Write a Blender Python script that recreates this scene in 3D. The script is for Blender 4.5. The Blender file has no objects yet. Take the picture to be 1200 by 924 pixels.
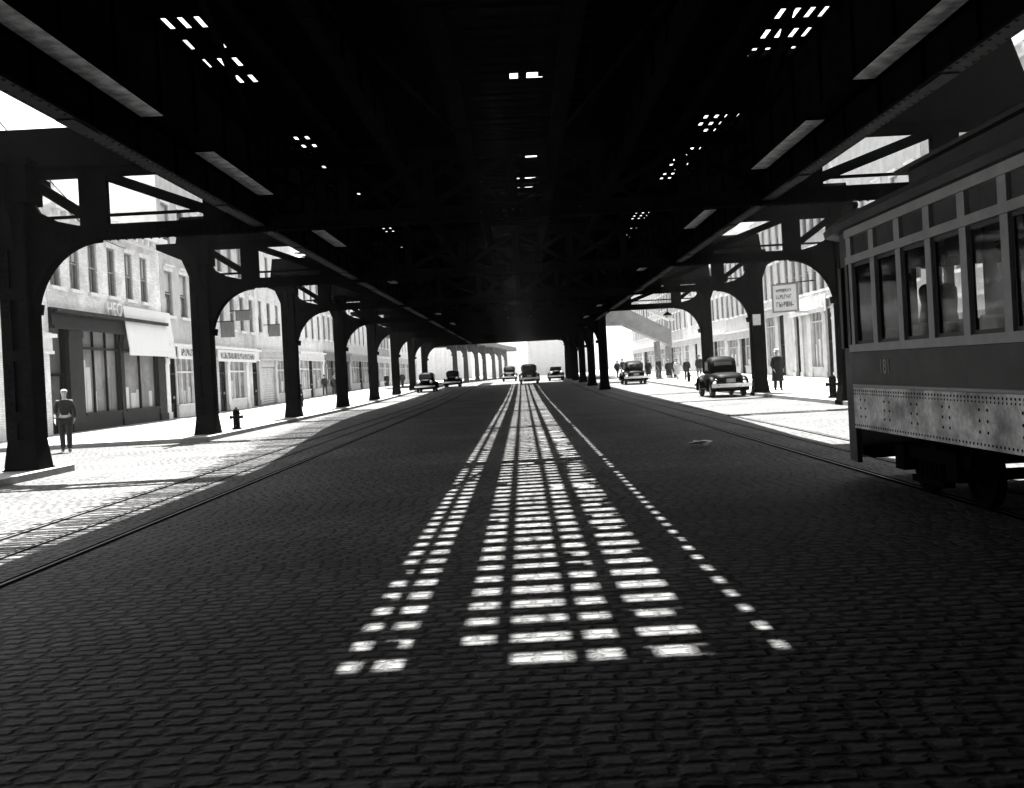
import bpy, bmesh, math, random
from mathutils import Vector, Matrix
R = math.radians
PI = math.pi
S = bpy.context.scene
COL = S.collection
random.seed(7)

# ------------------------------------------------------------------ helpers
def smooth01(t):
    t = max(0.0, min(1.0, t)); return t * t * (3 - 2 * t)
def gz(y):                                   # the avenue rises gently far ahead
    return 0.5 * smooth01((y - 50) / 75.0)

class MB:
    def __init__(s): s.v = []; s.f = []
    def add(s, vs, fs):
        b = len(s.v); s.v += [tuple(p) for p in vs]; s.f += [tuple(i + b for i in f) for f in fs]; return s
    def box(s, x0, x1, y0, y1, z0, z1):
        return s.add([(x0,y0,z0),(x1,y0,z0),(x1,y1,z0),(x0,y1,z0),(x0,y0,z1),(x1,y0,z1),(x1,y1,z1),(x0,y1,z1)],
                     [(0,3,2,1),(4,5,6,7),(0,1,5,4),(1,2,6,5),(2,3,7,6),(3,0,4,7)])
    def taper(s, z0, a, z1, b, cx=0, cy=0):  # a,b half sizes (x,y)
        v = []
        for z, (hx, hy) in ((z0, a), (z1, b)):
            v += [(cx-hx,cy-hy,z),(cx+hx,cy-hy,z),(cx+hx,cy+hy,z),(cx-hx,cy+hy,z)]
        return s.add(v, [(0,3,2,1),(4,5,6,7),(0,1,5,4),(1,2,6,5),(2,3,7,6),(3,0,4,7)])
    def bar(s, p, q, w, h, up=(0,0,1)):
        p = Vector(p); q = Vector(q); d = (q - p).normalized(); u = Vector(up)
        if abs(d.dot(u)) > .98: u = Vector((0,1,0))
        a = d.cross(u).normalized(); b = a.cross(d).normalized()
        a *= w / 2; b *= h / 2
        return s.add([p-a-b, p+a-b, p+a+b, p-a+b, q-a-b, q+a-b, q+a+b, q-a+b],
                     [(0,3,2,1),(4,5,6,7),(0,1,5,4),(1,2,6,5),(2,3,7,6),(3,0,4,7)])
    def prism(s, poly, lo, hi, axis='y'):
        n = len(poly)
        def m(p, t): return (p[0], t, p[1]) if axis == 'y' else ((t, p[0], p[1]) if axis == 'x' else (p[0], p[1], t))
        v = [m(p, lo) for p in poly] + [m(p, hi) for p in poly]
        return s.add(v, [tuple(range(n)), tuple(range(2*n-1, n-1, -1))] + [(i, (i+1) % n + 0, (i+1) % n + n, i + n) for i in range(n)])
    def ring_loft(s, rings, cap=True, closed=True):
        n = len(rings[0]); v = []; f = []
        for r in rings: v += r
        for k in range(len(rings)-1):
            for i in range(n if closed else n-1):
                j = (i+1) % n
                f.append((k*n+i, k*n+j, (k+1)*n+j, (k+1)*n+i))
        if cap: f += [tuple(range(n-1,-1,-1)), tuple((len(rings)-1)*n+i for i in range(n))]
        return s.add(v, f)
    def tube(s, pts, r, n=8):
        pts = [Vector(p) for p in pts]; rings = []
        rr = r if isinstance(r, (list, tuple)) else [r]*len(pts)
        for i, p in enumerate(pts):
            d = (pts[min(i+1, len(pts)-1)] - pts[max(i-1, 0)]).normalized()
            u = Vector((0,0,1)) if abs(d.z) < .95 else Vector((0,1,0))
            a = d.cross(u).normalized(); b = a.cross(d).normalized()
            rings.append([tuple(p + (a*math.cos(2*PI*k/n) + b*math.sin(2*PI*k/n))*rr[i]) for k in range(n)])
        return s.ring_loft(rings)
    def lathe(s, prof, n=16, c=(0,0,0), axis='z'):
        rings = []
        for r, h in prof:
            ring = []
            for k in range(n):
                a = 2*PI*k/n; x, y = r*math.cos(a), r*math.sin(a)
                q = (x, y, h) if axis == 'z' else ((h, x, y) if axis == 'x' else (x, h, y))
                ring.append((q[0]+c[0], q[1]+c[1], q[2]+c[2]))
            rings.append(ring)
        return s.ring_loft(rings)
    def ball(s, c, r, n=10, sz=(1,1,1)):
        prof = [(max(1e-3, math.sin(PI*i/n))*1.0, -math.cos(PI*i/n)) for i in range(n+1)]
        rings = [[(c[0]+r*sz[0]*p[0]*math.cos(2*PI*k/n), c[1]+r*sz[1]*p[0]*math.sin(2*PI*k/n), c[2]+r*sz[2]*p[1]) for k in range(n)] for p in prof]
        return s.ring_loft(rings)
    def rivet(s, c, r=.02, d=(0,-1,0)):      # small pyramid stud
        d = Vector(d); u = Vector((0,0,1)) if abs(d.z) < .9 else Vector((1,0,0))
        a = d.cross(u).normalized()*r; b = a.cross(d).normalized()*r; c = Vector(c)
        return s.add([c-a-b, c+a-b, c+a+b, c-a+b, c+d*r*.8], [(0,1,4),(1,2,4),(2,3,4),(3,0,4)])
    def build(s, name, mat, parent=None, smooth=False, bevel=0, loc=None):
        me = bpy.data.meshes.new(name); me.from_pydata(s.v, [], s.f)
        bm = bmesh.new(); bm.from_mesh(me)
        bmesh.ops.recalc_face_normals(bm, faces=bm.faces); bm.to_mesh(me); bm.free()
        if smooth:
            for p in me.polygons: p.use_smooth = True
        me.materials.append(mat)
        o = bpy.data.objects.new(name, me); COL.objects.link(o)
        if parent is not None: o.parent = parent
        if loc: o.location = loc
        if bevel:
            b = o.modifiers.new('bevel', 'BEVEL'); b.width = bevel; b.segments = 2; b.limit_method = 'ANGLE'
        return o

def tag(o, label=None, cat=None, group=None, kind=None):
    if label: o['label'] = label
    if cat: o['category'] = cat
    if group: o['group'] = group
    if kind: o['kind'] = kind
    return o
def thing(name, label, cat, loc=(0,0,0), rz=0, group=None):
    o = bpy.data.objects.new(name, None); COL.objects.link(o)
    o.location = loc; o.rotation_euler = (0,0,rz); o.empty_display_size = .2
    return tag(o, label, cat, group)
def copy_tree(o, parent=None):
    c = o.copy(); COL.objects.link(c)
    if parent is not None: c.parent = parent; c.matrix_parent_inverse = o.matrix_parent_inverse.copy()
    for ch in list(o.children): copy_tree(ch, c)
    return c
def child_copy(o, parent, loc):
    c = o.copy(); COL.objects.link(c); c.parent = parent; c.location = loc
    for ch in list(o.children): child_copy(ch, c, ch.location)
    return c

# ------------------------------------------------------------------ materials (a monochrome world: every colour is a grey)
def new_mat(name):
    m = bpy.data.materials.new(name); m.use_nodes = True
    return m, m.node_tree, m.node_tree.nodes['Principled BSDF']
def nd(t, kind, **kw):
    n = t.nodes.new(kind)
    for k, v in kw.items(): setattr(n, k, v)
    return n
def math_n(t, op, a, b=None, c=None):
    n = nd(t, 'ShaderNodeMath', operation=op)
    for i, x in enumerate((a, b, c)):
        if x is None: continue
        if isinstance(x, (int, float)): n.inputs[i].default_value = x
        else: t.links.new(x, n.inputs[i])
    return n.outputs[0]
def ramp(t, fac, a, b, va, vb):
    n = nd(t, 'ShaderNodeMapRange'); t.links.new(fac, n.inputs[0])
    n.inputs[1].default_value = a; n.inputs[2].default_value = b; n.inputs[3].default_value = va; n.inputs[4].default_value = vb
    return n.outputs[0]
def coords(t, world):
    if world: return nd(t, 'ShaderNodeNewGeometry').outputs['Position']
    return nd(t, 'ShaderNodeTexCoord').outputs['Object']
def grey(name, v, rough=.6, var=.25, scale=3.0, metal=0.0, bump=0.0, spec=.5, world=False, detail=6, stretch=None):
    m, t, b = new_mat(name)
    c = coords(t, world)
    if stretch:
        mp = nd(t, 'ShaderNodeMapping'); mp.inputs['Scale'].default_value = stretch; t.links.new(c, mp.inputs[0]); c = mp.outputs[0]
    n = nd(t, 'ShaderNodeTexNoise'); n.inputs['Scale'].default_value = scale; n.inputs['Detail'].default_value = detail; n.inputs['Roughness'].default_value = .65
    t.links.new(c, n.inputs['Vector'])
    f = ramp(t, n.outputs['Fac'], .3, .7, v*(1-var), v*(1+var))
    t.links.new(f, b.inputs['Base Color'])
    b.inputs['Roughness'].default_value = rough; b.inputs['Metallic'].default_value = metal
    b.inputs['Specular IOR Level'].default_value = spec
    t.links.new(ramp(t, n.outputs['Fac'], .3, .7, rough*.8, min(1, rough*1.2)), b.inputs['Roughness'])
    if bump:
        bp = nd(t, 'ShaderNodeBump'); bp.inputs['Strength'].default_value = bump; bp.inputs['Distance'].default_value = .02
        t.links.new(n.outputs['Fac'], bp.inputs['Height']); t.links.new(bp.outputs[0], b.inputs['Normal'])
    return m

def cobble_mat():
    m, t, b = new_mat('granite_setts')
    P = coords(t, True)
    wn = nd(t, 'ShaderNodeTexNoise'); wn.inputs['Scale'].default_value = 1.1; wn.inputs['Detail'].default_value = 3; t.links.new(P, wn.inputs['Vector'])
    sep = nd(t, 'ShaderNodeSeparateXYZ'); t.links.new(P, sep.inputs[0])
    wob = ramp(t, wn.outputs['Fac'], 0, 1, -.05, .05)
    y = math_n(t, 'ADD', sep.outputs['Y'], math_n(t, 'MULTIPLY', wob, .7))
    ry = math_n(t, 'DIVIDE', y, .128); row = math_n(t, 'FLOOR', ry); fy = math_n(t, 'FRACT', ry)
    w1 = nd(t, 'ShaderNodeTexWhiteNoise', noise_dimensions='1D'); t.links.new(row, w1.inputs['W'])
    x = math_n(t, 'ADD', sep.outputs['X'], wob)
    rx = math_n(t, 'ADD', math_n(t, 'DIVIDE', x, .17), math_n(t, 'MULTIPLY', w1.outputs['Value'], 7.3))
    cx = math_n(t, 'FLOOR', rx); fx = math_n(t, 'FRACT', rx)
    cmb = nd(t, 'ShaderNodeCombineXYZ'); t.links.new(cx, cmb.inputs[0]); t.links.new(row, cmb.inputs[1])
    w2 = nd(t, 'ShaderNodeTexWhiteNoise', noise_dimensions='2D'); t.links.new(cmb.outputs[0], w2.inputs['Vector'])
    dx = math_n(t, 'MULTIPLY', math_n(t, 'MINIMUM', fx, math_n(t, 'SUBTRACT', 1.0, fx)), .17)
    dy = math_n(t, 'MULTIPLY', math_n(t, 'MINIMUM', fy, math_n(t, 'SUBTRACT', 1.0, fy)), .128)
    n2 = nd(t, 'ShaderNodeTexNoise'); n2.inputs['Scale'].default_value = 26; n2.inputs['Detail'].default_value = 5; t.links.new(P, n2.inputs['Vector'])
    dx = math_n(t, 'ADD', dx, ramp(t, n2.outputs['Fac'], .3, .7, -.012, .012))
    d = math_n(t, 'MINIMUM', dx, math_n(t, 'ADD', dy, ramp(t, n2.outputs['Fac'], .3, .7, -.006, .006)))
    h = nd(t, 'ShaderNodeMapRange', interpolation_type='SMOOTHSTEP'); t.links.new(d, h.inputs[0]); h.inputs[1].default_value = .004; h.inputs[2].default_value = .042
    h = h.outputs[0]
    tone = math_n(t, 'MULTIPLY', ramp(t, w2.outputs['Value'], 0, 1, .65, 1.35), ramp(t, n2.outputs['Fac'], .25, .75, .8, 1.2))
    big = nd(t, 'ShaderNodeTexNoise'); big.inputs['Scale'].default_value = .35; big.inputs['Detail'].default_value = 5; t.links.new(P, big.inputs['Vector'])
    tone = math_n(t, 'MULTIPLY', tone, ramp(t, big.outputs['Fac'], .3, .7, .7, 1.2))
    colr = math_n(t, 'MULTIPLY', tone, ramp(t, h, 0, .7, COB*.55, COB))
    t.links.new(colr, b.inputs['Base Color'])
    t.links.new(ramp(t, w2.outputs['Value'], 0, 1, .65, .95), b.inputs['Roughness'])
    b.inputs['Specular IOR Level'].default_value = .05
    hh = math_n(t, 'ADD', math_n(t, 'MULTIPLY', h, .026), math_n(t, 'MULTIPLY', w2.outputs['Value'], .013))
    hh = math_n(t, 'ADD', hh, math_n(t, 'MULTIPLY', big.outputs['Fac'], .25))
    hh = math_n(t, 'ADD', hh, math_n(t, 'MULTIPLY', n2.outputs['Fac'], .010))
    bp = nd(t, 'ShaderNodeBump'); bp.inputs['Strength'].default_value = 1.0; bp.inputs['Distance'].default_value = 1.0
    t.links.new(hh, bp.inputs['Height']); t.links.new(bp.outputs[0], b.inputs['Normal'])
    return m
def flag_mat(name, v):
    m, t, b = new_mat(name)
    P = coords(t, True)
    br = nd(t, 'ShaderNodeTexBrick'); t.links.new(P, br.inputs['Vector']); br.inputs['Scale'].default_value = 1.0
    br.inputs['Brick Width'].default_value = 2.1; br.inputs['Row Height'].default_value = 1.5; br.inputs['Mortar Size'].default_value = .012
    for i, k in ((1, v*.9), (2, v*1.1), (3, v*.35)): br.inputs[i].default_value = (k,k,k,1)
    n = nd(t, 'ShaderNodeTexNoise'); n.inputs['Scale'].default_value = 1.3; n.inputs['Detail'].default_value = 8; t.links.new(P, n.inputs['Vector'])
    mx = nd(t, 'ShaderNodeMix', data_type='RGBA', blend_type='MULTIPLY'); mx.inputs[0].default_value = 1
    t.links.new(br.outputs['Color'], mx.inputs[6]); t.links.new(ramp(t, n.outputs['Fac'], .3, .7, .65, 1.15), mx.inputs[7])
    t.links.new(mx.outputs[2], b.inputs['Base Color']); b.inputs['Roughness'].default_value = .85
    return m
def brick_mat(name, v, scale=1.0, mort=.6):
    m, t, b = new_mat(name)
    c = coords(t, False)
    sp = nd(t, 'ShaderNodeSeparateXYZ'); t.links.new(c, sp.inputs[0])
    cb = nd(t, 'ShaderNodeCombineXYZ'); t.links.new(math_n(t, 'ADD', sp.outputs['Y'], sp.outputs['X']), cb.inputs[0]); t.links.new(sp.outputs['Z'], cb.inputs[1])
    br = nd(t, 'ShaderNodeTexBrick'); t.links.new(cb.outputs[0], br.inputs['Vector']); br.inputs['Scale'].default_value = scale
    br.inputs['Brick Width'].default_value = .24; br.inputs['Row Height'].default_value = .085; br.inputs['Mortar Size'].default_value = .012
    for i, k in ((1, v*.85), (2, v*1.15), (3, v*mort)): br.inputs[i].default_value = (k,k,k,1)
    n = nd(t, 'ShaderNodeTexNoise'); n.inputs['Scale'].default_value = .8; n.inputs['Detail'].default_value = 8; t.links.new(c, n.inputs['Vector'])
    mx = nd(t, 'ShaderNodeMix', data_type='RGBA', blend_type='MULTIPLY'); mx.inputs[0].default_value = 1
    t.links.new(br.outputs['Color'], mx.inputs[6]); t.links.new(ramp(t, n.outputs['Fac'], .3, .7, .7, 1.2), mx.inputs[7])
    t.links.new(mx.outputs[2], b.inputs['Base Color']); b.inputs['Roughness'].default_value = .85
    return m
def glass_mat(name, v=.02, rough=.06):
    m = grey(name, v, rough, .3, 1.5, spec=.6); return m
def clear_glass():
    m, t, b = new_mat('car_window_glass')
    for l in list(t.links): t.links.remove(l)
    out = t.nodes['Material Output']
    tr = nd(t, 'ShaderNodeBsdfTransparent'); tr.inputs[0].default_value = (.88,.88,.88,1)
    gl = nd(t, 'ShaderNodeBsdfGlossy'); gl.inputs['Roughness'].default_value = .05; gl.inputs[0].default_value = (.9,.9,.9,1)
    n = nd(t, 'ShaderNodeTexNoise'); n.inputs['Scale'].default_value = 2.0
    mx = nd(t, 'ShaderNodeMixShader'); t.links.new(ramp(t, n.outputs['Fac'], .3, .7, .03, .12), mx.inputs[0])
    t.links.new(tr.outputs[0], mx.inputs[1]); t.links.new(gl.outputs[0], mx.inputs[2]); t.links.new(mx.outputs[0], out.inputs[0])
    return m

HAZE = .00014
COB = .083
M = {}
M['cobble'] = cobble_mat()
M['flag'] = flag_mat('pavement_flags', .145)
M['kerb'] = grey('kerb_stone', .16, .8, .3, 4, world=True)
M['rail'] = grey('rail_steel', .03, .55, .3, 8, metal=0, spec=.15, world=True)
M['groove'] = grey('rail_groove', .005, .95, .2, 8, spec=0.0, world=True)
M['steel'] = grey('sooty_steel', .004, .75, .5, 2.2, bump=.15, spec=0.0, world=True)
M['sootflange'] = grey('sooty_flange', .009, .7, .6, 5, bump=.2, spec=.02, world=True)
M['farsteel'] = grey('haze_grey_steel', .09, .7, .4, 2, spec=.2, world=True)  # far viaduct steel, greyed in its colour to stand in for haze
M['glint'] = grey('flange_glint_paint', .36, .6, .75, 5.0, bump=.3, spec=.2, world=True, detail=9)  # pale mottled colour standing in for light caught by the flange
M['flange'] = grey('worn_flange', .085, .55, .75, 7.0, bump=.3, spec=.4, world=True, detail=8)
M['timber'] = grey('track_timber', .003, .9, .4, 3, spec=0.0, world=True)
M['plank'] = grey('sun_block_boards', .06, .8, .3, 2, world=True)
M['paleiron'] = grey('weathered_iron', .30, .7, .3, 1.2)
M['brick_pale'] = brick_mat('painted_brick', .72, mort=.8)
M['brick_mid'] = brick_mat('grey_brick', .42)
M['brick_light'] = brick_mat('light_brick', .58)
M['stone'] = grey('pale_stone', .66, .8, .2, 1.4)
M['stone2'] = grey('grey_stone', .46, .8, .25, 1.4)
M['stone_r'] = grey('street_stone', .42, .8, .25, 1.4)
M['brick_r'] = brick_mat('street_brick', .40, mort=.7)
M['trim'] = grey('trim_paint', .68, .6, .2, 3)
M['darkiron'] = grey('dark_shopfront_iron', .011, .6, .4, 2, spec=.1)
M['midwood'] = grey('shop_woodwork', .14, .6, .35, 3, stretch=(4,4,.6))
M['frame'] = grey('window_frame_paint', .22, .6, .25, 3)
M['pane'] = glass_mat('window_glass', .09)
M['shopglass'] = glass_mat('shop_glass', .22, .12)
M['blind'] = grey('roller_blind', .5, .8, .12, 2)
M['canvas'] = grey('awning_canvas', .68, .85, .06, 1.0)
M['board'] = grey('sign_board', .5, .7, .1, 2)
M['ink'] = grey('sign_lettering', .12, .7, .2, 4)
M['white'] = grey('white_paint', .7, .6, .1, 3)
M['black'] = grey('black_enamel', .0025, .5, .3, 2, spec=.008)
M['dullblack'] = grey('dull_black', .004, .9, .3, 4, spec=0.02)
M['rubber'] = grey('tyre_rubber', .02, .85, .2, 6)
M['chrome'] = grey('bumper_plate', .75, .3, .08, 3, metal=.6)
M['carpane'] = grey('car_window', .018, .15, .3, 2, spec=.3)
M['tail'] = grey('tail_lamp_glass', .06, .3, .2, 3)
M['lamp'] = grey('lamp_glass', .6, .15, .05, 3)
M['grime_cream'] = grey('streetcar_cream', .30, .5, .2, 3.5, spec=.4)
M['grime_dark'] = grey('streetcar_dark', .03, .5, .3, 3, spec=.35)
M['roofcanvas'] = grey('streetcar_roof', .03, .75, .3, 3)
M['interior'] = grey('streetcar_interior', .05, .7, .3, 3)
M['seat'] = grey('rattan_seat', .07, .7, .3, 20)
M['glass'] = clear_glass()
M['skin'] = grey('skin', .38, .6, .08, 12)
M['cloth_dark'] = grey('dark_wool', .008, .9, .3, 18)
M['cloth_black'] = grey('black_wool', .005, .95, .3, 18)
M['cloth_mid'] = grey('grey_wool', .07, .9, .25, 18)
M['cloth_pale'] = grey('pale_cotton', .45, .85, .12, 14)
M['hair'] = grey('grey_hair', .2, .8, .3, 30)
M['leather'] = grey('shoe_leather', .012, .5, .3, 9)
M['paper'] = grey('paper', .5, .8, .15, 12)

def panel_mat():                            # pale riveted lower side of the streetcar: blotched at random
    m, t, b = new_mat('blotched_side_plate')
    c = coords(t, False)
    n = nd(t, 'ShaderNodeTexNoise'); n.inputs['Scale'].default_value = 2.6; n.inputs['Detail'].default_value = 7; t.links.new(c, n.inputs['Vector'])
    n2 = nd(t, 'ShaderNodeTexNoise'); n2.inputs['Scale'].default_value = 22; n2.inputs['Detail'].default_value = 6; t.links.new(c, n2.inputs['Vector'])
    f = math_n(t, 'MULTIPLY', ramp(t, n.outputs['Fac'], .38, .62, .24, .75), ramp(t, n2.outputs['Fac'], .3, .7, .7, 1.25))
    t.links.new(f, b.inputs['Base Color']); b.inputs['Roughness'].default_value = .5
    bp = nd(t, 'ShaderNodeBump'); bp.inputs['Strength'].default_value = .4; bp.inputs['Distance'].default_value = .02
    t.links.new(n.outputs['Fac'], bp.inputs['Height']); t.links.new(bp.outputs[0], b.inputs['Normal'])
    return m
M['sideplate'] = panel_mat()

# ------------------------------------------------------------------ camera, sun, sky
FPX, ROLL = 1200.0, 3.0
SUNV = Vector((-.28, 3.82, 6.9)).normalized()      # towards the sun: high, ahead, a touch left
cam = bpy.data.cameras.new('camera'); co = bpy.data.objects.new('camera', cam); COL.objects.link(co)
co.matrix_world = Matrix.Translation((0, 0, 1.6)) @ Matrix.Rotation(R(90), 4, 'X') @ Matrix.Rotation(R(-ROLL), 4, 'Z')
cam.sensor_width = 36; cam.lens = 36.0 * FPX / 1200.0; cam.sensor_fit = 'HORIZONTAL'
cam.shift_x = -.010; cam.shift_y = -.0217; cam.clip_end = 3000; cam.clip_start = .05
S.camera = co
sun = bpy.data.lights.new('sun', 'SUN'); so = bpy.data.objects.new('sun', sun); COL.objects.link(so)
sun.energy = 5.0; sun.angle = R(.5); sun.color = (1, .985, .96)
so.rotation_euler = (-SUNV).to_track_quat('-Z', 'Y').to_euler()
W = bpy.data.worlds.new('World'); S.world = W; W.use_nodes = True
wt = W.node_tree; bg = wt.nodes['Background']
sky = wt.nodes.new('ShaderNodeTexSky'); sky.sky_type = 'NISHITA'; sky.sun_disc = False
sky.sun_elevation = math.asin(SUNV.z); sky.sun_rotation = math.atan2(SUNV.x, SUNV.y); sky.dust_density = 3.0; sky.air_density = 1.0
bw = wt.nodes.new('ShaderNodeRGBToBW'); wt.links.new(sky.outputs[0], bw.inputs[0]); wt.links.new(bw.outputs[0], bg.inputs[0])
bg.inputs[1].default_value = .05
S.view_settings.view_transform = 'Standard'; S.view_settings.look = 'None'; S.view_settings.gamma = 1
S.view_settings.exposure = 3.4

# ------------------------------------------------------------------ ground
def sheet(name, x0, x1, y0, y1, dz, mat, step=4.0):
    n = max(1, int(math.ceil((y1 - y0) / step))); m = MB(); v = []; f = []
    for i in range(n + 1):
        y = y0 + (y1 - y0) * i / n
        v += [(x0, y, gz(y) + dz), (x1, y, gz(y) + dz)]
    for i in range(n): f.append((2*i, 2*i+1, 2*i+3, 2*i+2))
    m.add(v, f); o = m.build(name, mat); return tag(o, kind='structure')
def raised(name, x0, x1, y0, y1, h, mat, step=4.0):
    n = max(1, int(math.ceil((y1 - y0) / step))); m = MB(); rings = []
    for i in range(n + 1):
        y = y0 + (y1 - y0) * i / n; g = gz(y)
        rings.append([(x0, y, g-.2), (x1, y, g-.2), (x1, y, g+h), (x0, y, g+h)])
    m.ring_loft(rings); o = m.build(name, mat); return tag(o, kind='structure')
# the paved ground: one sheet to the horizon
m = MB(); xs = [-300, -60, 0, 60, 300]; ys = [-110] + [-60 + 4*i for i in range(80)] + [400, 700]
for y in ys: m.v += [(x, y, gz(y)) for x in xs]
for j in range(len(ys)-1):
    for i in range(4): k = j*5+i; m.f.append((k, k+1, k+6, k+5))
tag(m.build('road', M['cobble']), kind='structure')
KL, KR = -9.6, 10.15
CS0, CS1 = 21.75, 30.75                              # the left cross street
raised('pavement', -60, KL-.2, -60, CS0-.2, .13, M['flag'])
raised('pavement', -60, KL-.2, CS1+.2, 420, .13, M['flag'])
raised('pavement', KR+.2, 60, -60, 420, .13, M['flag'])
raised('kerb', KL-.2, KL, -60, CS0, .134, M['kerb'])
raised('kerb', KL-.2, KL, CS1, 420, .134, M['kerb'])
raised('kerb', -60, KL-.2, CS0-.2, CS0, .134, M['kerb'])
raised('kerb', -60, KL-.2, CS1, CS1+.2, .134, M['kerb'])
raised('kerb', KR, KR+.2, -60, 420, .134, M['kerb'])
for sgn in (-1, 1):                                  # streetcar tracks with their centre conduit slot
    for x, w in ((4.57, .05), (6.04, .05), (5.34, .035)):
        sheet('tram_rail_groove', sgn*x-w*1.5, sgn*x+w*1.5, -60, 300, .004, M['groove'])
        sheet('tram_rail', sgn*x-w*.35, sgn*x+w*.35, -60, 300, .009, M['rail'])

# ------------------------------------------------------------------ the elevated railway
el = thing('elevated_railway', 'black riveted steel elevated railway roofing the avenue on two rows of columns', 'elevated railway')
XL, XR, XR2 = -10.2, 10.5, 5.6
BENT = [20.6 + 12.4*n for n in (-3, -2, 0, 1, 2, 3, 4, 5, 6, 7)]
BENT[2] = 21.0
def xr(y): return XR if y < 62 else XR2
ZB, ZT = 4.75, 6.3

def arc_bracket(m, x0, side, y, r=1.55, z_top=ZB, th=.09):
    # solid quarter-arch knee brace in the bent's plane, with a thicker rolled edge
    n = 12; ctr = (x0 + side*r*.92, z_top - r*1.08)
    pts = [(x0, z_top)]; arc = []
    for i in range(n+1):
        a = PI/2*i/n
        arc.append((ctr[0] - side*math.cos(a)*r*.92, ctr[1] + math.sin(a)*r*1.08))
    pts += arc
    m.prism(pts, y-th, y+th)
    for p, q in zip(arc, arc[1:]):
        m.bar((p[0], y, p[1]), (q[0], y, q[1]), .34, .06, up=(0,0,1) if abs(q[0]-p[0]) > .02 else (1,0,0))

def column(y, x, inner, rivets):
    g = gz(y); dep = .26; m = MB()
    m.taper(g-.1, (.38,.36), g+.16, (.38,.36), x, y)
    m.taper(g+.16, (.35,.33), g+.75, (.275,.28), x, y)
    m.taper(g+.75, (.21,.20), ZT-.05, (.19,.18), x, y)
    for s in (-1, 1):                                   # flanges
        m.taper(g+.75, (.055,.285), ZT-.06, (.05,.26), x+s*.235, y)
        for k in (-1, 1):
            m.taper(g+.75, (.10,.03), ZT-.06, (.09,.03), x+s*.17, y+k*.255)
    zz = g+1.1
    while zz < 5.6:                                     # batten plates
        for k in (-1, 1): m.box(x-.262, x+.262, y+k*.275-.018, y+k*.275+.018, zz, zz+.22)
        zz += 1.25
    m.box(x-.40, x+.40, y-.36, y+.36, 5.55, 6.3)        # head box
    m.box(x-.46, x+.46, y-.40, y+.40, 6.3, 6.42)
    if rivets:
        zz = g+.85
        while zz < 5.5:
            for s in (-1, 1):
                m.rivet((x+s*.284, y-.17, zz), .03, (s,0,0)); m.rivet((x+s*.284, y+.17, zz), .03, (s,0,0)); m.rivet((x+s*.17, y-.285, zz), .024)
            zz += .16
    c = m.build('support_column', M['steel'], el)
    b = MB(); arc_bracket(b, x+inner*.27, inner, y)
    # short arched arm on the outer side and along the row
    b.prism([(x-inner*.3, 6.3), (x-inner*1.35, 6.3), (x-inner*1.35, 6.12), (x-inner*.55, 5.75), (x-inner*.3, 5.1)], y-.08, y+.08)
    for s in (-1, 1):
        b.prism([(y+s*.3, 6.3), (y+s*1.5, 6.3), (y+s*1.5, 6.1), (y+s*.75, 5.8), (y+s*.42, 5.2), (y+s*.3, 4.6)], x-.07, x+.07, 'x')
    b.build('bracket', M['steel'], c)
    return c

def truss(y, xl, xr_, rivets):
    m = MB(); hw = .08
    m.box(xl+.3, xr_-.3, y-hw, y+hw, ZB, ZB+.06); m.box(xl+.3, xr_-.3, y-.05, y+.05, ZB+.06, ZB+.27); m.box(xl+.3, xr_-.3, y-.08, y+.08, ZB+.27, ZB+.31)
    m.box(xl+.3, xr_-.3, y-hw, y+hw, ZT-.06, ZT); m.box(xl+.3, xr_-.3, y-.05, y+.05, ZT-.26, ZT-.06)
    for x, s in ((xl, 1), (xr_, -1)):
        span = abs(x) > 8
        m.box(min(x+s*.3, x+s*4.2), max(x+s*.3, x+s*4.2), y-.03, y+.03, ZB+.47, ZB+.53)      # tie rod
        if span:
            px = x + s*1.62
            m.box(px-.28, px+.28, y-.09, y+.09, ZB+.31, ZT-.26)                                # post
            m.bar((x+s*.36, y, ZT-.3), (px-s*.25, y, ZB+.55), .14, .2)
            m.bar((x+s*.36, y, ZB+.62), (x+s*.8, y, ZB+.3), .1, .14)
            m.bar((px+s*.2, y, ZT-.22), (s*-5.9, y, ZB+.36), .14, .2)
            a, b = sorted((s*-6.35, s*-5.2)); m.box(a, b, y-.06, y+.06, ZB+.31, ZT-.26)        # gusset plate
            # curved web fillet between column and post
            pts = [(x+s*.3, ZB+.31), (x+s*1.3, ZB+.31), (x+s*.85, ZB+.42), (x+s*.5, ZB+.62), (x+s*.3, ZB+1.0)]
            m.prism(pts, y-.055, y+.055)
    for x in (xl, xr_):
        if abs(x) > 8:
            a, b = sorted((x, math.copysign(5.22, x)))
            a, b = (a-.75, b) if x < 0 else (a, b+.4); hp = 1.95 if x > 0 and y < 22 else .92
            m.bar(((a+b)/2, y+.03, ZT+.003), ((a+b)/2, y+.03+hp*.554, ZT+.003+hp), b-a, .05)
    if y > 80: m.box(xl+.3, xr_-.3, y+.06, y+.09, ZB+.31, ZT+.4)
    n = 6; x0, x1 = -5.2, 5.2
    for i in range(n):
        a = x0+(x1-x0)*i/n; b = x0+(x1-x0)*(i+1)/n
        m.bar((a, y-.06, ZB+.3), (b, y-.06, ZT-.25), .05, .13); m.bar((b, y+.06, ZB+.3), (a, y+.06, ZT-.25), .05, .13)
        if i: m.box(a-.1, a+.1, y-.13, y+.13, ZB+.31, ZT-.26)
    if rivets:
        x = xl+.5
        while x < xr_-.5:
            m.rivet((x, y-.05, ZB+.16), .03); m.rivet((x, y-hw, ZB+.03), .02)
            m.rivet((x, y-.1, ZB), .024, (0,0,-1)); m.rivet((x, y+.1, ZB), .024, (0,0,-1)); x += .17
    return m.build('cross_truss', M['steel'], el)
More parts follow.
